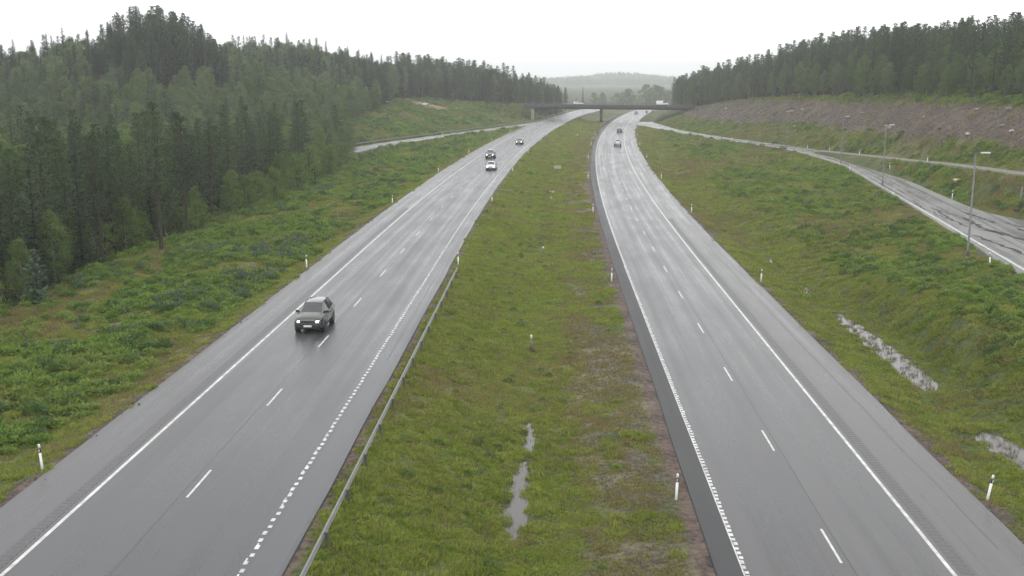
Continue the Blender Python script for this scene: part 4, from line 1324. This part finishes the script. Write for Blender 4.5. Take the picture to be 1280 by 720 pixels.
# ------------------------------------------------------------------ guard rails
PROF0 = [(0.00, .44), (.075, .48), (.075, .53), (.005, .58), (.005, .62), (.075, .67), (.075, .72), (.0, .76), (-.012, .76), (.06, .715), (.06, .675), (-.01, .625), (-.01, .575), (.06, .525), (.06, .485), (-.012, .44)]
PROF = [(a * .8, .50 + (b - .44) * .75) for (a, b) in PROF0]
def guardrail(pts, side, label, mat, post_step=4.0, dip_end=0, flare=0.0, group=None):
    """pts: (x, y, ground z); the beam faces side (+1 right, -1 left of travel along pts)"""
    o = empty('guard_rail', pts[0]); tag(o, label, 'guard rail', group)
    p0 = Vector(pts[0]); P = [Vector(p) - p0 for p in pts]
    mb = MB(); rows = []
    n = len(P)
    tot = 0; acc = [0]
    for i in range(1, n):
        tot += (P[i] - P[i - 1]).length; acc.append(tot)
    for i, p in enumerate(P):
        d = (P[min(i + 1, n - 1)] - P[max(i - 1, 0)]); d.z = 0; d.normalize()
        nrm = Vector((d.y, -d.x, 0)) * side
        k = max(0, 1 - (tot - acc[i]) / dip_end) if dip_end else 0
        rows.append([p + nrm * (a - flare * k * k) + Vector((0, 0, b - 0.62 * k * k)) for (a, b) in PROF + [PROF[0]]])
    mb.grid(rows); mb.build('beam', mat, o)
    pm = MB(); pm.box(-.06, .06, -.04, .04, -.5, .70); pme = pm.mesh('post', M['galv_dull'])
    s = 1.0
    while s < tot - (dip_end * .6):
        i = next(k for k in range(1, n) if acc[k] >= s)
        f = (s - acc[i - 1]) / (acc[i] - acc[i - 1])
        q = P[i - 1].lerp(P[i], f); d = (P[i] - P[i - 1]).normalized()
        nrm = Vector((d.y, -d.x, 0)) * side
        link('post', pme, o, q - nrm * .09, math.atan2(d.y, d.x) - PI / 2)
        s += post_step
    return o
def along(u, y0, y1, step=2.0):
    out = []
    for y in np.arange(y0, y1 + .01, step):
        x = u + float(bend(y)); out.append((x, float(y), hz(x, float(y)) if u < 0 else hz(x, float(y))))
    return out
guardrail([(x, y, 0.92) for (x, y, z) in along(-7.95, 22, 93, 1.0)], -1, 'long steel guard rail between left carriageway and grass median, end sloping into ground', M['galv'], 4.0, 9.0, -.25)
guardrail(along(4.9, 395, 520, 4), 1, 'steel guard rail beside the right carriageway in front of the bridge pillar', M['galv'], 4.0)
guardrail(along(-8.1, 400, 530, 4), -1, 'steel guard rail beside the left carriageway behind the bridge pillar', M['galv'], 4.0)
lf = [(p[0] - .8, p[1] + .5, p[2] - .05) for p in LF[3:]]
lf += [(L_OUT - 1.0 + float(bend(y)), float(y), 1.05) for y in range(452, 560, 8)]
guardrail(lf, 1, 'steel guard rail along the far side of the left slip road', M['galv'], 4.0)

# ------------------------------------------------------------------ overpass
BX, BY = 24.0, 455.0
ov = empty('overpass', (BX, BY, 0)); tag(ov, 'grey concrete overpass with steel railings crossing both carriageways', 'bridge')
def zt(x): return 6.75 - 0.009 * x                   # top of the deck, falls to the right
def beam(mb, x0, x1, y0, y1, a, b):
    vs = [(x, y, zt(x) + q) for q in (a, b) for (x, y) in ((x0, y0), (x1, y0), (x1, y1), (x0, y1))]
    base = len(mb.v); mb.v += vs
    for q in ((3, 2, 1, 0), (4, 5, 6, 7), (0, 1, 5, 4), (1, 2, 6, 5), (2, 3, 7, 6), (3, 0, 4, 7)):
        mb.f.append(tuple(base + i for i in q)); mb.m.append(0)
mb = MB(); beam(mb, -36, 35.5, -4.6, 4.6, -.55, -.02); mb.build('deck', M['concrete_dark'], ov)
mb = MB(); beam(mb, -36, 35.5, -3.0, 3.0, -1.5, -.552); mb.build('girder', M['concrete_dark'], ov)
for y in (-4.85, 4.6):
    mb = MB(); beam(mb, -36, 35.5, y, y + .25, -.75, .22); mb.build('edge_beam', M['concrete_dark'], ov)
mb = MB(); beam(mb, -36, 35.5, -4.5, 4.5, 0.0, .03); mb.build('road_surface', plain('bridge_asphalt', (.07, .07, .07), .4), ov)
for y in (-4.73, 4.73):
    mb = MB()
    for q in (.55, .85, 1.15): beam(mb, -36, 35.5, y - .02, y + .02, .22 + q - .35, .22 + q - .31)
    rl = mb.build('railing', M['galv_dull'], ov)
    pm = MB(); pm.box(-.04, .04, -.04, .04, 0, .9); pme = pm.mesh('railing_post', M['galv_dull'])
    for k in range(36):
        x = -35.5 + k * 1.97; link('railing_post', pme, rl, (x, y + (.08 if y > 0 else -.08) * 0, zt(x) + .2))
for y in (-2.0, 2.0):
    mb = MB(); mb.tube([(-3.2, y, -1), (-3.2, y, zt(0) - 1.51)], .48, 14); mb.build('pier', M['concrete_dark'], ov, True)
for s, (x0, x1, zb) in enumerate(((-32.6, -31.4, 2), (31.5, 35.3, 0))):
    mb = MB(); mb.box(x0, x1, -4.4, 4.4, zb - 2.5, zt(x0) - 1.52); mb.build('abutment', M['concrete'] if s == 0 else M['concrete_dark'], ov)
    if s: mb = MB(); mb.box(x1 + .3, x1 + 4, -4.9, -4.5, zb, zt(x0) - .8); mb.build('wing_wall', M['concrete_dark'], ov)

# ------------------------------------------------------------------ delineator posts
d1 = MB(); d1.tube([(0, 0, -.3), (0, 0, .78)], [.058, .055], 8); D_POST = d1.mesh('post', M['white_plastic'], True)
d2 = MB(); d2.tube([(0, 0, .781), (0, 0, .98)], .0565, 8); D_BAND = d2.mesh('band', M['black_plastic'], True)
d3 = MB(); d3.tube([(0, 0, .981), (0, 0, 1.12), (0, .01, 1.15)], [.055, .052, .03], 8); D_CAP = d3.mesh('cap', M['white_plastic'], True)
d4 = MB(); d4.box(-.026, .026, -.064, -.0575, .82, .94); D_REF = d4.mesh('reflector', M['reflector'])
ORD = ['nearest', 'second', 'third', 'fourth', 'fifth', 'sixth', 'seventh', 'eighth', 'ninth', 'tenth']
def delineator(x, y, z, label, group, tilt=None):
    o = empty('delineator_post', (x, y, z), random.uniform(-.2, .2))
    t = tilt if tilt is not None else (random.uniform(-.04, .04), random.uniform(-.04, .04))
    o.rotation_euler = (t[0], t[1], o.rotation_euler[2])
    tag(o, label, 'reflector post', group)
    for nm, m_ in (('post', D_POST), ('band', D_BAND), ('cap', D_CAP), ('reflector', D_REF)):
        link(nm, m_, o)
    return o
for (u, where, y0, n) in ((-21.45, 'outer edge of the left carriageway', 42, 8), (18.45, 'outer edge of the right carriageway', 43, 8), (5.35, 'median edge of the right carriageway', 42.5, 7), (-8.25, 'median edge of the left carriageway', 93.5, 5)):
    for k in range(n):
        y = y0 + k * 49.5; x = u + float(bend(y))
        tl = (0.0, 0.16) if (u > 18 and k == 0) else ((0, -.06) if u < -20 and k == 0 else None)
        delineator(x, y, hz(x, y), '%s white reflector post with black band along the %s' % (ORD[k], where), 'reflector posts along the ' + where, tl)
for k, (px, py, lab) in enumerate(((1237, 333, 'leaning white reflector post on the near edge of right slip road'), (1116, 247, 'white reflector post where the slip road edge line brightens'), (1062, 213, 'small white reflector post on near edge of slip road beyond second lamp'),
        (996, 191, 'white reflector post on near edge of slip road by fourth lamp'), (1190, 249, 'white reflector post on the far edge of right slip road'), (1112, 212, 'white reflector post between slip road and narrow path'), (1159, 203, 'white reflector post standing in front of the narrow path at right'),
        (1074, 194, 'small white reflector post at the start of the narrow path'), (1009, 186, 'small white reflector post on far edge of slip road'), (1037, 189, 'white reflector post where the path leaves the slip road'), (957, 183, 'white reflector post on far edge of the distant slip road'), (915, 175, 'distant white reflector post beyond the slip road under the cut'), (553, 170, 'small white reflector post beside the left slip road'), (571, 173, 'second small white reflector post beside the left slip road'))):
    x, y, z = ground_pt(px, py)
    delineator(x, y, z, lab, 'reflector posts along the slip roads')

# ------------------------------------------------------------------ street lamps
def lamp(x, y, z, h, rz, label):
    o = empty('street_lamp', (x, y, z), rz); tag(o, label, 'street lamp', 'street lamps along the slip roads')
    mb = MB(); mb.tube([(0, 0, -.4), (0, 0, .9), (0, 0, .92), (0, 0, h)], [.11, .105, .09, .065], 10); mb.build('pole', M['galv_dull'], o, True)
    mb = MB(); mb.tube([(0, 0, h - .05), (.12, 0, h + .08), (.45, 0, h + .13)], .032, 8); mb.build('arm', M['galv_dull'], o, True)
    mb = MB()
    for (x0, x1, w, a, b) in ((.40, .62, .09, .06, .17), (.62, 1.15, .15, .075, .165)):
        mb.box(x0, x1 - .001, -w, w, h + a, h + b)
    hd = mb.build('lamp_head', M['white_plastic'], o)
    mb = MB(); mb.box(.66, 1.1, -.12, .12, h + .06, h + .074); mb.build('lens', M['reflector'], hd)
    mb = MB(); mb.box(-.16, .16, -.16, .16, -.1, .05); mb.build('base', M['concrete'], o)
for k, (px, py, ptop, lab) in enumerate(((1209, 322, 190, 'tall grey street lamp nearest the camera beside right slip road'), (1103, 232, 160, 'second street lamp along the right slip road'), (1051, 205, 147, 'third street lamp along the right slip road'), (983, 187, 153, 'fourth street lamp along the right slip road'), (902, 176, 136, 'farthest street lamp along the right slip road'))):
    x, y, z = ground_pt(px, py, 2.0)
    lamp(x, y, z, 8.8, R(random.uniform(-8, 8)), lab)
x, y, z = ground_pt(488, 156, 4.0)
lamp(x, y, z, 7.0, R(190), 'lone street lamp on the left slope in front of the wood')

# ------------------------------------------------------------------ vehicles
def paint_mat(name, col, rough=.25, metal=.3):
    m = plain(name, col, rough, metal, var=.04)
    b = m.node_tree.nodes['Principled BSDF']; b.inputs['Coat Weight'].default_value = 1.0; b.inputs['Coat Roughness'].default_value = .08
    return m
M['glass'] = plain('car_glass', (.02, .024, .026), .04, var=.05, spec=1.0)
M['tyre'] = plain('tyre_rubber', (.02, .02, .02), .7)
M['rim'] = plain('alloy_rim', (.16, .165, .17), .3, metal=.8)
M['trim'] = plain('dark_trim', (.018, .018, .02), .5)
M['plate'] = plain('number_plate', (.75, .75, .73), .4)
M['tail'] = plain('tail_lens', (.30, .02, .02), .2)
def lamp_mat(name, col, s):
    m, n, l, b = new_mat(name)
    b.inputs['Base Color'].default_value = (.8, .8, .8, 1); b.inputs['Roughness'].default_value = .15
    b.inputs['Emission Color'].default_value = (*col, 1); b.inputs['Emission Strength'].default_value = s
    return m
M['headlight'] = lamp_mat('headlight_on', (1, .97, .9), 11)
M['headlight_off'] = plain('headlight_lens', (.55, .56, .57), .12)
#           s     zbot  hw   zbelt wb   zroof wr
SUV = [(0.00, .40, .66, .66, .66, .70, .55), (.06, .30, .82, .78, .78, .84, .64), (.22, .26, .92, .88, .85, .93, .70), (.60, .25, .95, .97, .88, 1.01, .73), (1.18, .25, .95, 1.05, .89, 1.09, .76),
       (1.98, .25, .96, 1.10, .90, 1.555, .64), (2.30, .25, .96, 1.11, .90, 1.60, .63), (2.78, .25, .96, 1.12, .90, 1.61, .62), (2.88, .25, .96, 1.125, .90, 1.61, .62), (3.70, .25, .95, 1.16, .88, 1.57, .60), (4.12, .28, .93, 1.17, .85, 1.24, .68), (4.30, .34, .88, .95, .82, 1.0, .66), (4.37, .42, .78, .80, .74, .84, .58)]
HATCH = [(0.00, .38, .62, .58, .62, .62, .52), (.06, .28, .76, .70, .74, .74, .6), (.22, .22, .86, .78, .80, .82, .66), (.6, .2, .89, .86, .82, .90, .69), (1.1, .2, .89, .93, .83, .97, .71),
       (1.95, .2, .90, .97, .84, 1.42, .58), (2.25, .2, .90, .98, .84, 1.46, .58), (2.65, .2, .90, .99, .84, 1.47, .57), (2.75, .2, .90, .99, .84, 1.47, .57), (3.55, .2, .89, 1.01, .82, 1.42, .55), (4.0, .24, .87, 1.02, .8, 1.08, .64), (4.14, .3, .82, .85, .76, .9, .62), (4.2, .38, .72, .7, .68, .74, .54)]
VAN = [(0.00, .40, .70, .75, .70, .80, .60), (.08, .30, .88, .90, .86, .98, .70), (.25, .26, .96, 1.02, .90, 1.08, .74), (.6, .25, .97, 1.12, .92, 1.2, .78), (.95, .25, .97, 1.2, .92, 1.28, .8),
       (1.6, .25, .98, 1.25, .94, 1.98, .78), (1.9, .25, .98, 1.25, .94, 2.05, .80), (2.35, .25, .98, 1.25, .94, 2.08, .8), (2.45, .25, .98, 1.25, .94, 2.08, .8), (4.9, .25, .98, 1.25, .94, 2.06, .8), (5.1, .28, .97, 1.25, .92, 1.95, .8), (5.15, .34, .95, 1.2, .90, 1.9, .78), (5.18, .42, .9, 1.1, .86, 1.8, .72)]
def car(name, st, loc, rz, col, label, cat, group=None, lights=True, toward=True, rails=False, metal=.3):
    o = empty(name, loc, rz); tag(o, label, cat, group)
    if st is SUV: o.scale = (1, 1, 1.07)
    L = st[-1][0]
    pm = paint_mat('paint_' + label.replace(' ', '_')[:40], col, metal=metal)
    rings = []
    for (s, zb, hw, zbe, wb, zr, wr) in st:
        y = s - L / 2
        half = [(0, zb), (hw * .88, zb), (hw, zb + (zbe - zb) * .28), (hw * 1.005, zb + (zbe - zb) * .62), (wb, zbe), (wr, zr), (wr * .90, zr + .022), (wr * .5, zr + .045), (0, zr + .055)]
        ring = [(x, y, z) for (x, z) in half] + [(-x, y, z) for (x, z) in half[-2:0:-1]]
        rings.append(ring)
    n = len(rings[0])
    parts = {'body': MB(), 'windscreen': MB(), 'rear_window': MB(), 'fl': MB(), 'fr': MB(), 'rl': MB(), 'rr': MB(), 'sill': MB()}
    for i in range(len(rings) - 1):
        for j in range(n):
            q = [rings[i][j], rings[i][(j + 1) % n], rings[i + 1][(j + 1) % n], rings[i + 1][j]]
            seg = j if j < 8 else 15 - j
            side = 'r' if j < 8 else 'l'
            nm = 'body'
            if seg in (6, 7) and i == 4: nm = 'windscreen'
            elif seg in (6, 7) and i == 9 and st is not VAN: nm = 'rear_window'
            elif seg == 4 and i in (5, 6): nm = 'f' + side
            elif seg == 4 and i == 4: nm = 'f' + side
            elif seg == 4 and i == 8 and st is not VAN: nm = 'r' + side
            elif seg in (0, 1): nm = 'sill'
            parts[nm].poly(q)
    parts['body'].poly(rings[0][::-1]); parts['body'].poly(rings[-1])
    def finish(nm, mb, mat, label=None):
        me = mb.mesh(nm, mat)
        bm = bmesh.new(); bm.from_mesh(me); bmesh.ops.remove_doubles(bm, verts=bm.verts, dist=.0005)
        bmesh.ops.recalc_face_normals(bm, faces=bm.faces)
        for f in bm.faces: f.smooth = True
        for e in bm.edges:
            if len(e.link_faces) == 2 and e.calc_face_angle(0) > R(38): e.smooth = False
        bm.to_mesh(me); bm.free()
        return link(nm, me, o)
    finish('body', parts['body'], pm); finish('lower_body', parts['sill'], M['trim'])
    finish('windscreen', parts['windscreen'], M['glass'])
    if parts['rear_window'].f: finish('rear_window', parts['rear_window'], M['glass'])
    for k in ('fl', 'fr', 'rl', 'rr'):
        if parts[k].f: finish('side_window', parts[k], M['glass'])
    # wheels
    wr_ = .35 if st is not HATCH else .315
    tm = MB(); m_ = 16
    pr = [(wr_ * .62, -.11), (wr_ * .92, -.12), (wr_, -.08), (wr_, .08), (wr_ * .92, .12), (wr_ * .62, .11)]
    tm.grid([[(x, r * math.cos(2 * PI * k / m_), r * math.sin(2 * PI * k / m_)) for (r, x) in pr] for k in range(m_ + 1)])
    tme = tm.mesh('tyre', M['tyre'], True)
    rm = MB()
    for k in range(10):
        a0, a1 = 2 * PI * k / 10 + (.05 if k % 2 else -.05), 2 * PI * (k + 1) / 10 + (-.05 if k % 2 else .05)
        if k % 2 == 0:
            for x in (-.105, .105): rm.poly([(x, 0, 0), (x, wr_ * .63 * math.cos(a0), wr_ * .63 * math.sin(a0)), (x, wr_ * .63 * math.cos(a1), wr_ * .63 * math.sin(a1))])
    rm.tube([(-.09, 0, 0), (.09, 0, 0)], wr_ * .64, 16)
    rme = rm.mesh('rim', M['rim'])
    hw = st[4][2]
    for s in ((.86 if st is not VAN else .95), (L - .88)):
        for sx in (-1, 1):
            am = MB(); am.tube([(sx * (hw - .25), s - L / 2, wr_ + .02), (sx * (hw + .006), s - L / 2, wr_ + .02)], wr_ + .055, 18); am.build('wheel_arch', M['trim'], o)
            w = empty('wheel', (sx * (hw - .095), s - L / 2, wr_)); w.parent = o
            link('tyre', tme, w); link('rim', rme, w)
    # face
    hl = M['headlight'] if lights else M['headlight_off']
    zf = st[2][3]
    def surf_y(zq):  # nose line
        return np.interp(zq, [st[0][5], st[1][5], st[2][5]], [st[0][0], st[1][0], st[2][0]]) - L / 2
    for sx in (-1, 1):
        mb = MB(); x0, x1 = sorted((sx * st[1][2] * .66, sx * st[1][2] * .95))
        yy = -L / 2 - .035
        mb.poly([(x0, yy + (.12 if sx < 0 else -.02), zf - .14), (x1, yy + (.12 if sx > 0 else -.02), zf - .14), (x1, yy + (.16 if sx > 0 else .02), zf - .05), (x0, yy + (.16 if sx < 0 else .02), zf - .05)])
        b0 = mb.v[:]
        mb.poly([(x, y + .12, z) for (x, y, z) in b0][::-1])
        for a_, b_ in ((0, 1), (1, 2), (2, 3), (3, 0)):
            mb.poly([b0[b_], b0[a_], (b0[a_][0], b0[a_][1] + .12, b0[a_][2]), (b0[b_][0], b0[b_][1] + .12, b0[b_][2])])
        mb.build('headlight', hl, o)
        mb = MB(); xm = sx * (st[4][4] + .10); mb.box(xm - .11, xm + .11, 1.42 - L / 2, 1.54 - L / 2, st[5][3] - .04, st[5][3] + .12); mb.build('mirror', pm if st is SUV else M['trim'], o)
        mb = MB(); x0, x1 = sorted((sx * st[-2][2] * .62, sx * st[-2][2] * .99)); mb.box(x0, x1, L / 2 - .17, L / 2 - .03, st[-3][3] - .30, st[-3][3] - .12); mb.build('tail_light', M['tail'], o)
    mb = MB(); mb.box(-st[1][2] * .54, st[1][2] * .54, -L / 2 - .03, -L / 2 + .1, zf - .17, zf - .06); mb.build('grille', M['trim'], o)
    mb = MB(); mb.box(-st[0][2] * .9, st[0][2] * .9, -L / 2 - .02, -L / 2 + .1, st[0][1] - .02, st[0][1] + .13); mb.build('air_intake', M['trim'], o)
    mb = MB(); mb.box(-.26, .26, -L / 2 - .04, -L / 2 - .022, st[0][1] + .06, st[0][1] + .17); mb.build('number_plate', M['plate'], o)
    mb = MB(); mb.box(-.26, .26, L / 2 + .005, L / 2 + .02, st[-1][1] + .12, st[-1][1] + .23); mb.build('number_plate', M['plate'], o)
    mb = MB(); mb.box(-st[-1][2] * .95, st[-1][2] * .95, L / 2 - .1, L / 2 + .012, st[-1][1] - .08, st[-1][1] + .1); mb.build('rear_bumper', M['trim'], o)
    if rails:
        for sx in (-1, 1):
            mb = MB(); mb.tube([(sx * .60, 2.05 - L / 2, 1.585), (sx * .60, 2.3 - L / 2, 1.66), (sx * .585, 3.4 - L / 2, 1.655), (sx * .57, 3.65 - L / 2, 1.59)], .018, 6); mb.build('roof_rail', M['trim'], o)
            # door seams and handles
            for sq in (1.55, 2.83, 3.5):
                mb = MB(); mb.box(sx * .962 - .004, sx * .962 + .004, sq - L / 2 - .008, sq - L / 2 + .008, .45, .86); mb.build('door_seam', M['trim'], o)
            for sq in (2.55, 3.3):
                mb = MB(); mb.box(sx * .955 - .02, sx * .955 + .02, sq - L / 2 - .09, sq - L / 2 + .09, .90, .93); mb.build('door_handle', M['trim'], o)
    return o
def lane_pos(u, y, z):
    sl = (float(bend(y + 2)) - float(bend(y - 2))) / 4
    return (u + float(bend(y)), y, z), -math.atan(sl)
def put(name, st, u, y, z, col, label, cat, away=False, **k):
    loc, a = lane_pos(u, y, z)
    return car(name, st, loc, a + (PI if away else 0), col, label, cat, **k)
put('suv', SUV, -15.6, 68.4, ZL, (.024, .028, .024), 'dark grey green SUV with lit headlights nearest the camera on left carriageway', 'car', rails=True)
put('car', HATCH, -12.3, 195.0, ZL, (.75, .76, .77), 'white car with lit headlights in the inner lane of left carriageway', 'car', group='distant cars on the motorway', metal=0)
put('car', SUV, -15.0, 224.0, ZL, (.04, .042, .045), 'dark car just behind the white car on the left carriageway', 'car', group='distant cars on the motorway')
put('car', HATCH, -12.6, 274.0, ZL, (.05, .052, .058), 'farthest dark oncoming car alone on the left carriageway', 'car', group='distant cars on the motorway')
put('car', SUV, 12.5, 287.0, ZR, (.42, .43, .44), 'silver car driving away, nearest on the right carriageway', 'car', away=True, group='distant cars on the motorway', lights=False)
put('car', HATCH, 12.7, 362.0, ZR, (.05, .05, .055), 'dark car driving away ahead of the silver car', 'car', away=True, group='distant cars on the motorway', lights=False)
put('car', HATCH, 12.6, 560.0, ZR, (.10, .11, .13), 'tiny dark car farthest away on the right carriageway under overpass', 'car', away=True, group='distant cars on the motorway', lights=False)
put_z = lambda x: 6.75 - .009 * (x - BX) + .03
car('van', VAN, (46.5, 456.8, put_z(46.5)), R(90), (.78, .78, .78), 'white van crossing the right end of the overpass', 'van', lights=False, metal=0)
car('car', HATCH, (11.2, 456.8, put_z(11.2)), R(90), (.75, .75, .75), 'white car crossing the left part of the overpass', 'car', lights=False, metal=0)

# ------------------------------------------------------------------ rocks on the cut and small things
def rock_mesh(seed, mat):
    r_ = random.Random(seed)
    bm = bmesh.new(); bmesh.ops.create_icosphere(bm, subdivisions=2, radius=1)
    sx, sy, sz = r_.uniform(.8, 1.5), r_.uniform(.6, 1.1), r_.uniform(.45, .8)
    for v in bm.verts:
        k = 1 + .55 * (float(vnoise(np.array([v.co.x * 1.4 + seed]), np.array([v.co.y * 1.4 + v.co.z * 2.1]), seed)[0]) - .5)
        v.co = Vector((v.co.x * sx * k, v.co.y * sy * k, v.co.z * sz * k))
    me = bpy.data.meshes.new('rock'); bm.to_mesh(me); bm.free(); me.materials.append(mat)
    return me
RK = [rock_mesh(k, M['rock'] if k < 4 else M['rock_grey']) for k in range(7)]
r_ = random.Random(12)
rocks = [(985, 140, .7), (1003, 137, .5), (993, 158, .6), (1000, 155, .5), (1078, 141, .6), (1112, 160, .8), (1108, 158, .6), (1023, 149, .5), (1245, 147, .7), (1222, 137, .8), (1262, 137, .9), (1215, 150, .6), (1254, 158, .9), (1268, 152, .7), (1210, 168, .6), (1250, 172, .6), (1155, 146, .5), (1140, 138, .6), (945, 160, .4), (1062, 142, .5), (1265, 165, .8), (1230, 157, .6), (1240, 128, .9), (1178, 127, .7), (1175, 160, .5), (1092, 150, .4), (903, 139, .5), (925, 137, .4)]
for k, (px, py, s) in enumerate(rocks[::2] + rocks[1:12:4]):
    x, y, z = ground_pt(px, py)
    if y > 460 or y < 60: continue
    o = link('boulder', RK[k % 7], None, (x, y, z + s * .1), r_.uniform(0, 6), s * r_.uniform(.45, .75))
    tag(o, 'pale angular boulder lying on the brown cut slope at right' if k % 7 < 4 else 'grey angular boulder lying on the brown cut slope at right', 'rock', 'boulders on the cut slope')
for k, (x, y, s, lab) in enumerate(((-49.5, 421, 1.2, 'largest pale boulder on the reddish earth by the left wood'), (-52, 424, .9, 'smaller pale boulder left of the largest on reddish earth'), (-47.3, 424, .8, 'smaller pale boulder right of the largest on reddish earth'))):
    o = link('boulder', RK[k], None, (x, y, hz(x, y) + s * .2), k * 1.1, s); tag(o, lab, 'rock')
for k in range(6):
    x, y = -38.6 + k * 1.35, 432 + (k % 2) * .8; s = (.9, 1.1, .8, 1.2, 1.0, .7)[k]
    o = link('boulder', RK[k % 4], None, (x, y, hz(x, y) + s * .2), k * 2.0, (s * 1.2, s, s)); tag(o, 'pale boulder in the heap on the slope before the left wood', 'rock', 'heap of pale boulders before the left wood')

def marker(px, py, h, label, tilt=(0, 0), r=.05):
    x, y, z = ground_pt(px, py)
    o = empty('marker_post', (x, y, z)); o.rotation_euler = (tilt[0], tilt[1], 0); tag(o, label, 'post')
    mb = MB(); mb.tube([(0, 0, -.3), (0, 0, h * .78)], r, 8); mb.build('post', M['galv_dull'], o, True)
    mb = MB(); mb.tube([(0, 0, h * .781), (0, 0, h), (0, 0, h + .02)], [r * 1.25, r * 1.25, r * .6], 8); mb.build('cap', M['white_plastic'], o, True)
marker(664, 440, 1.15, 'thin weathered marker post with pale cap in the middle of the median')
marker(679, 317, .7, 'short white-capped marker post in the sedge of the median', r=.07)
marker(689, 254, .9, 'small pale marker post standing beyond the sedge in the median')
marker(717, 176, 2.3, 'leaning pale marker pole far up the median', (0, .55), .09)
def well(px, py, rad, h, label):
    x, y, z = ground_pt(px, py)
    o = empty('drain_well', (x, y, z)); tag(o, label, 'well')
    mb = MB(); mb.tube([(0, 0, -.4), (0, 0, h)], rad, 18, 0, False); mb.tube([(0, 0, h - .12), (0, 0, h)], rad * .8, 18, 0, False)
    mb.grid([[(q * math.cos(2 * PI * k / 18), q * math.sin(2 * PI * k / 18), h) for q in (rad * .8, rad)] for k in range(19)]); mb.build('ring', M['rock'], o)
    mb = MB(); mb.tube([(0, 0, h - .16), (0, 0, h - .1)], rad * .79, 18); mb.build('lid', M['galv_dull'], o)
well(697, 211, .75, .6, 'round pale concrete drain well in the median')
well(690, 242, .4, .4, 'small pale drain cover nearer than the round well in median')
# orange barrel-shaped marker in the grass, dark sign post at the right edge
x, y, z = ground_pt(1196, 229)
o = empty('barrel', (x, y, z)); tag(o, 'small orange and pale barrel lying in grass behind the slip road', 'barrel')
mb = MB(); mb.tube([(-.45, 0, .32), (.1, 0, .32)], .32, 12); mb.build('drum', plain('faded_plastic', (.55, .42, .32), .5), o, True)
mb = MB(); mb.tube([(.102, 0, .32), (.45, 0, .32)], .325, 12); mb.build('orange_end', plain('orange_plastic', (.50, .16, .06), .5), o, True)
x, y, z = ground_pt(1275, 263, 4.5)
o = empty('sign_post', (x, y, z)); tag(o, 'dark post beside the slip road at the right edge of picture', 'post')
mb = MB(); mb.tube([(0, 0, -.3), (0, 0, 2.7)], .09, 10); mb.build('post', M['galv_dull'], o, True)
mb = MB(); mb.tube([(.45, .1, -.3), (.45, .1, 2.6)], .07, 10); mb.build('post', M['galv_dull'], o, True)
mb = MB(); mb.box(-.6, .9, -.3, .3, -.2, .14); mb.build('footing', M['trim'], o)
# small signs at the far junction
for k, (u, y, lab) in enumerate(((19.6, 520, 'small dark road sign left of two at the far junction'), (21.6, 545, 'small dark road sign right of two at the far junction'))):
    xx = u + float(bend(y)) ; z = hz(xx, y)
    o = empty('road_sign', (xx, y, z)); tag(o, lab, 'sign')
    mb = MB(); mb.tube([(0, 0, -.3), (0, 0, 3.2)], .05, 8); mb.build('post', M['galv_dull'], o)
    mb = MB(); mb.box(-.45, .45, -.08, -.055, 1.9, 3.1); mb.build('panel', M['galv_dull'], o)

# ------------------------------------------------------------------ rain haze in the air
mb = MB(); mb.box(-3720, 4700, -1600, 3720, -4.5, 70)
hzm = bpy.data.materials.new('rain_haze'); hzm.use_nodes = True
hn = hzm.node_tree.nodes; hn.remove(hn['Principled BSDF'])
pv = hn.new('ShaderNodeVolumePrincipled')
pv.inputs['Color'].default_value = (.97, .985, 1.0, 1); pv.inputs['Density'].default_value = .00038; pv.inputs['Anisotropy'].default_value = .35
hzm.node_tree.links.new(pv.outputs[0], hn['Material Output'].inputs['Volume'])
hzo = mb.build('haze', hzm); tag(hzo, 'thin grey rain haze filling the air', 'haze', kind='stuff')
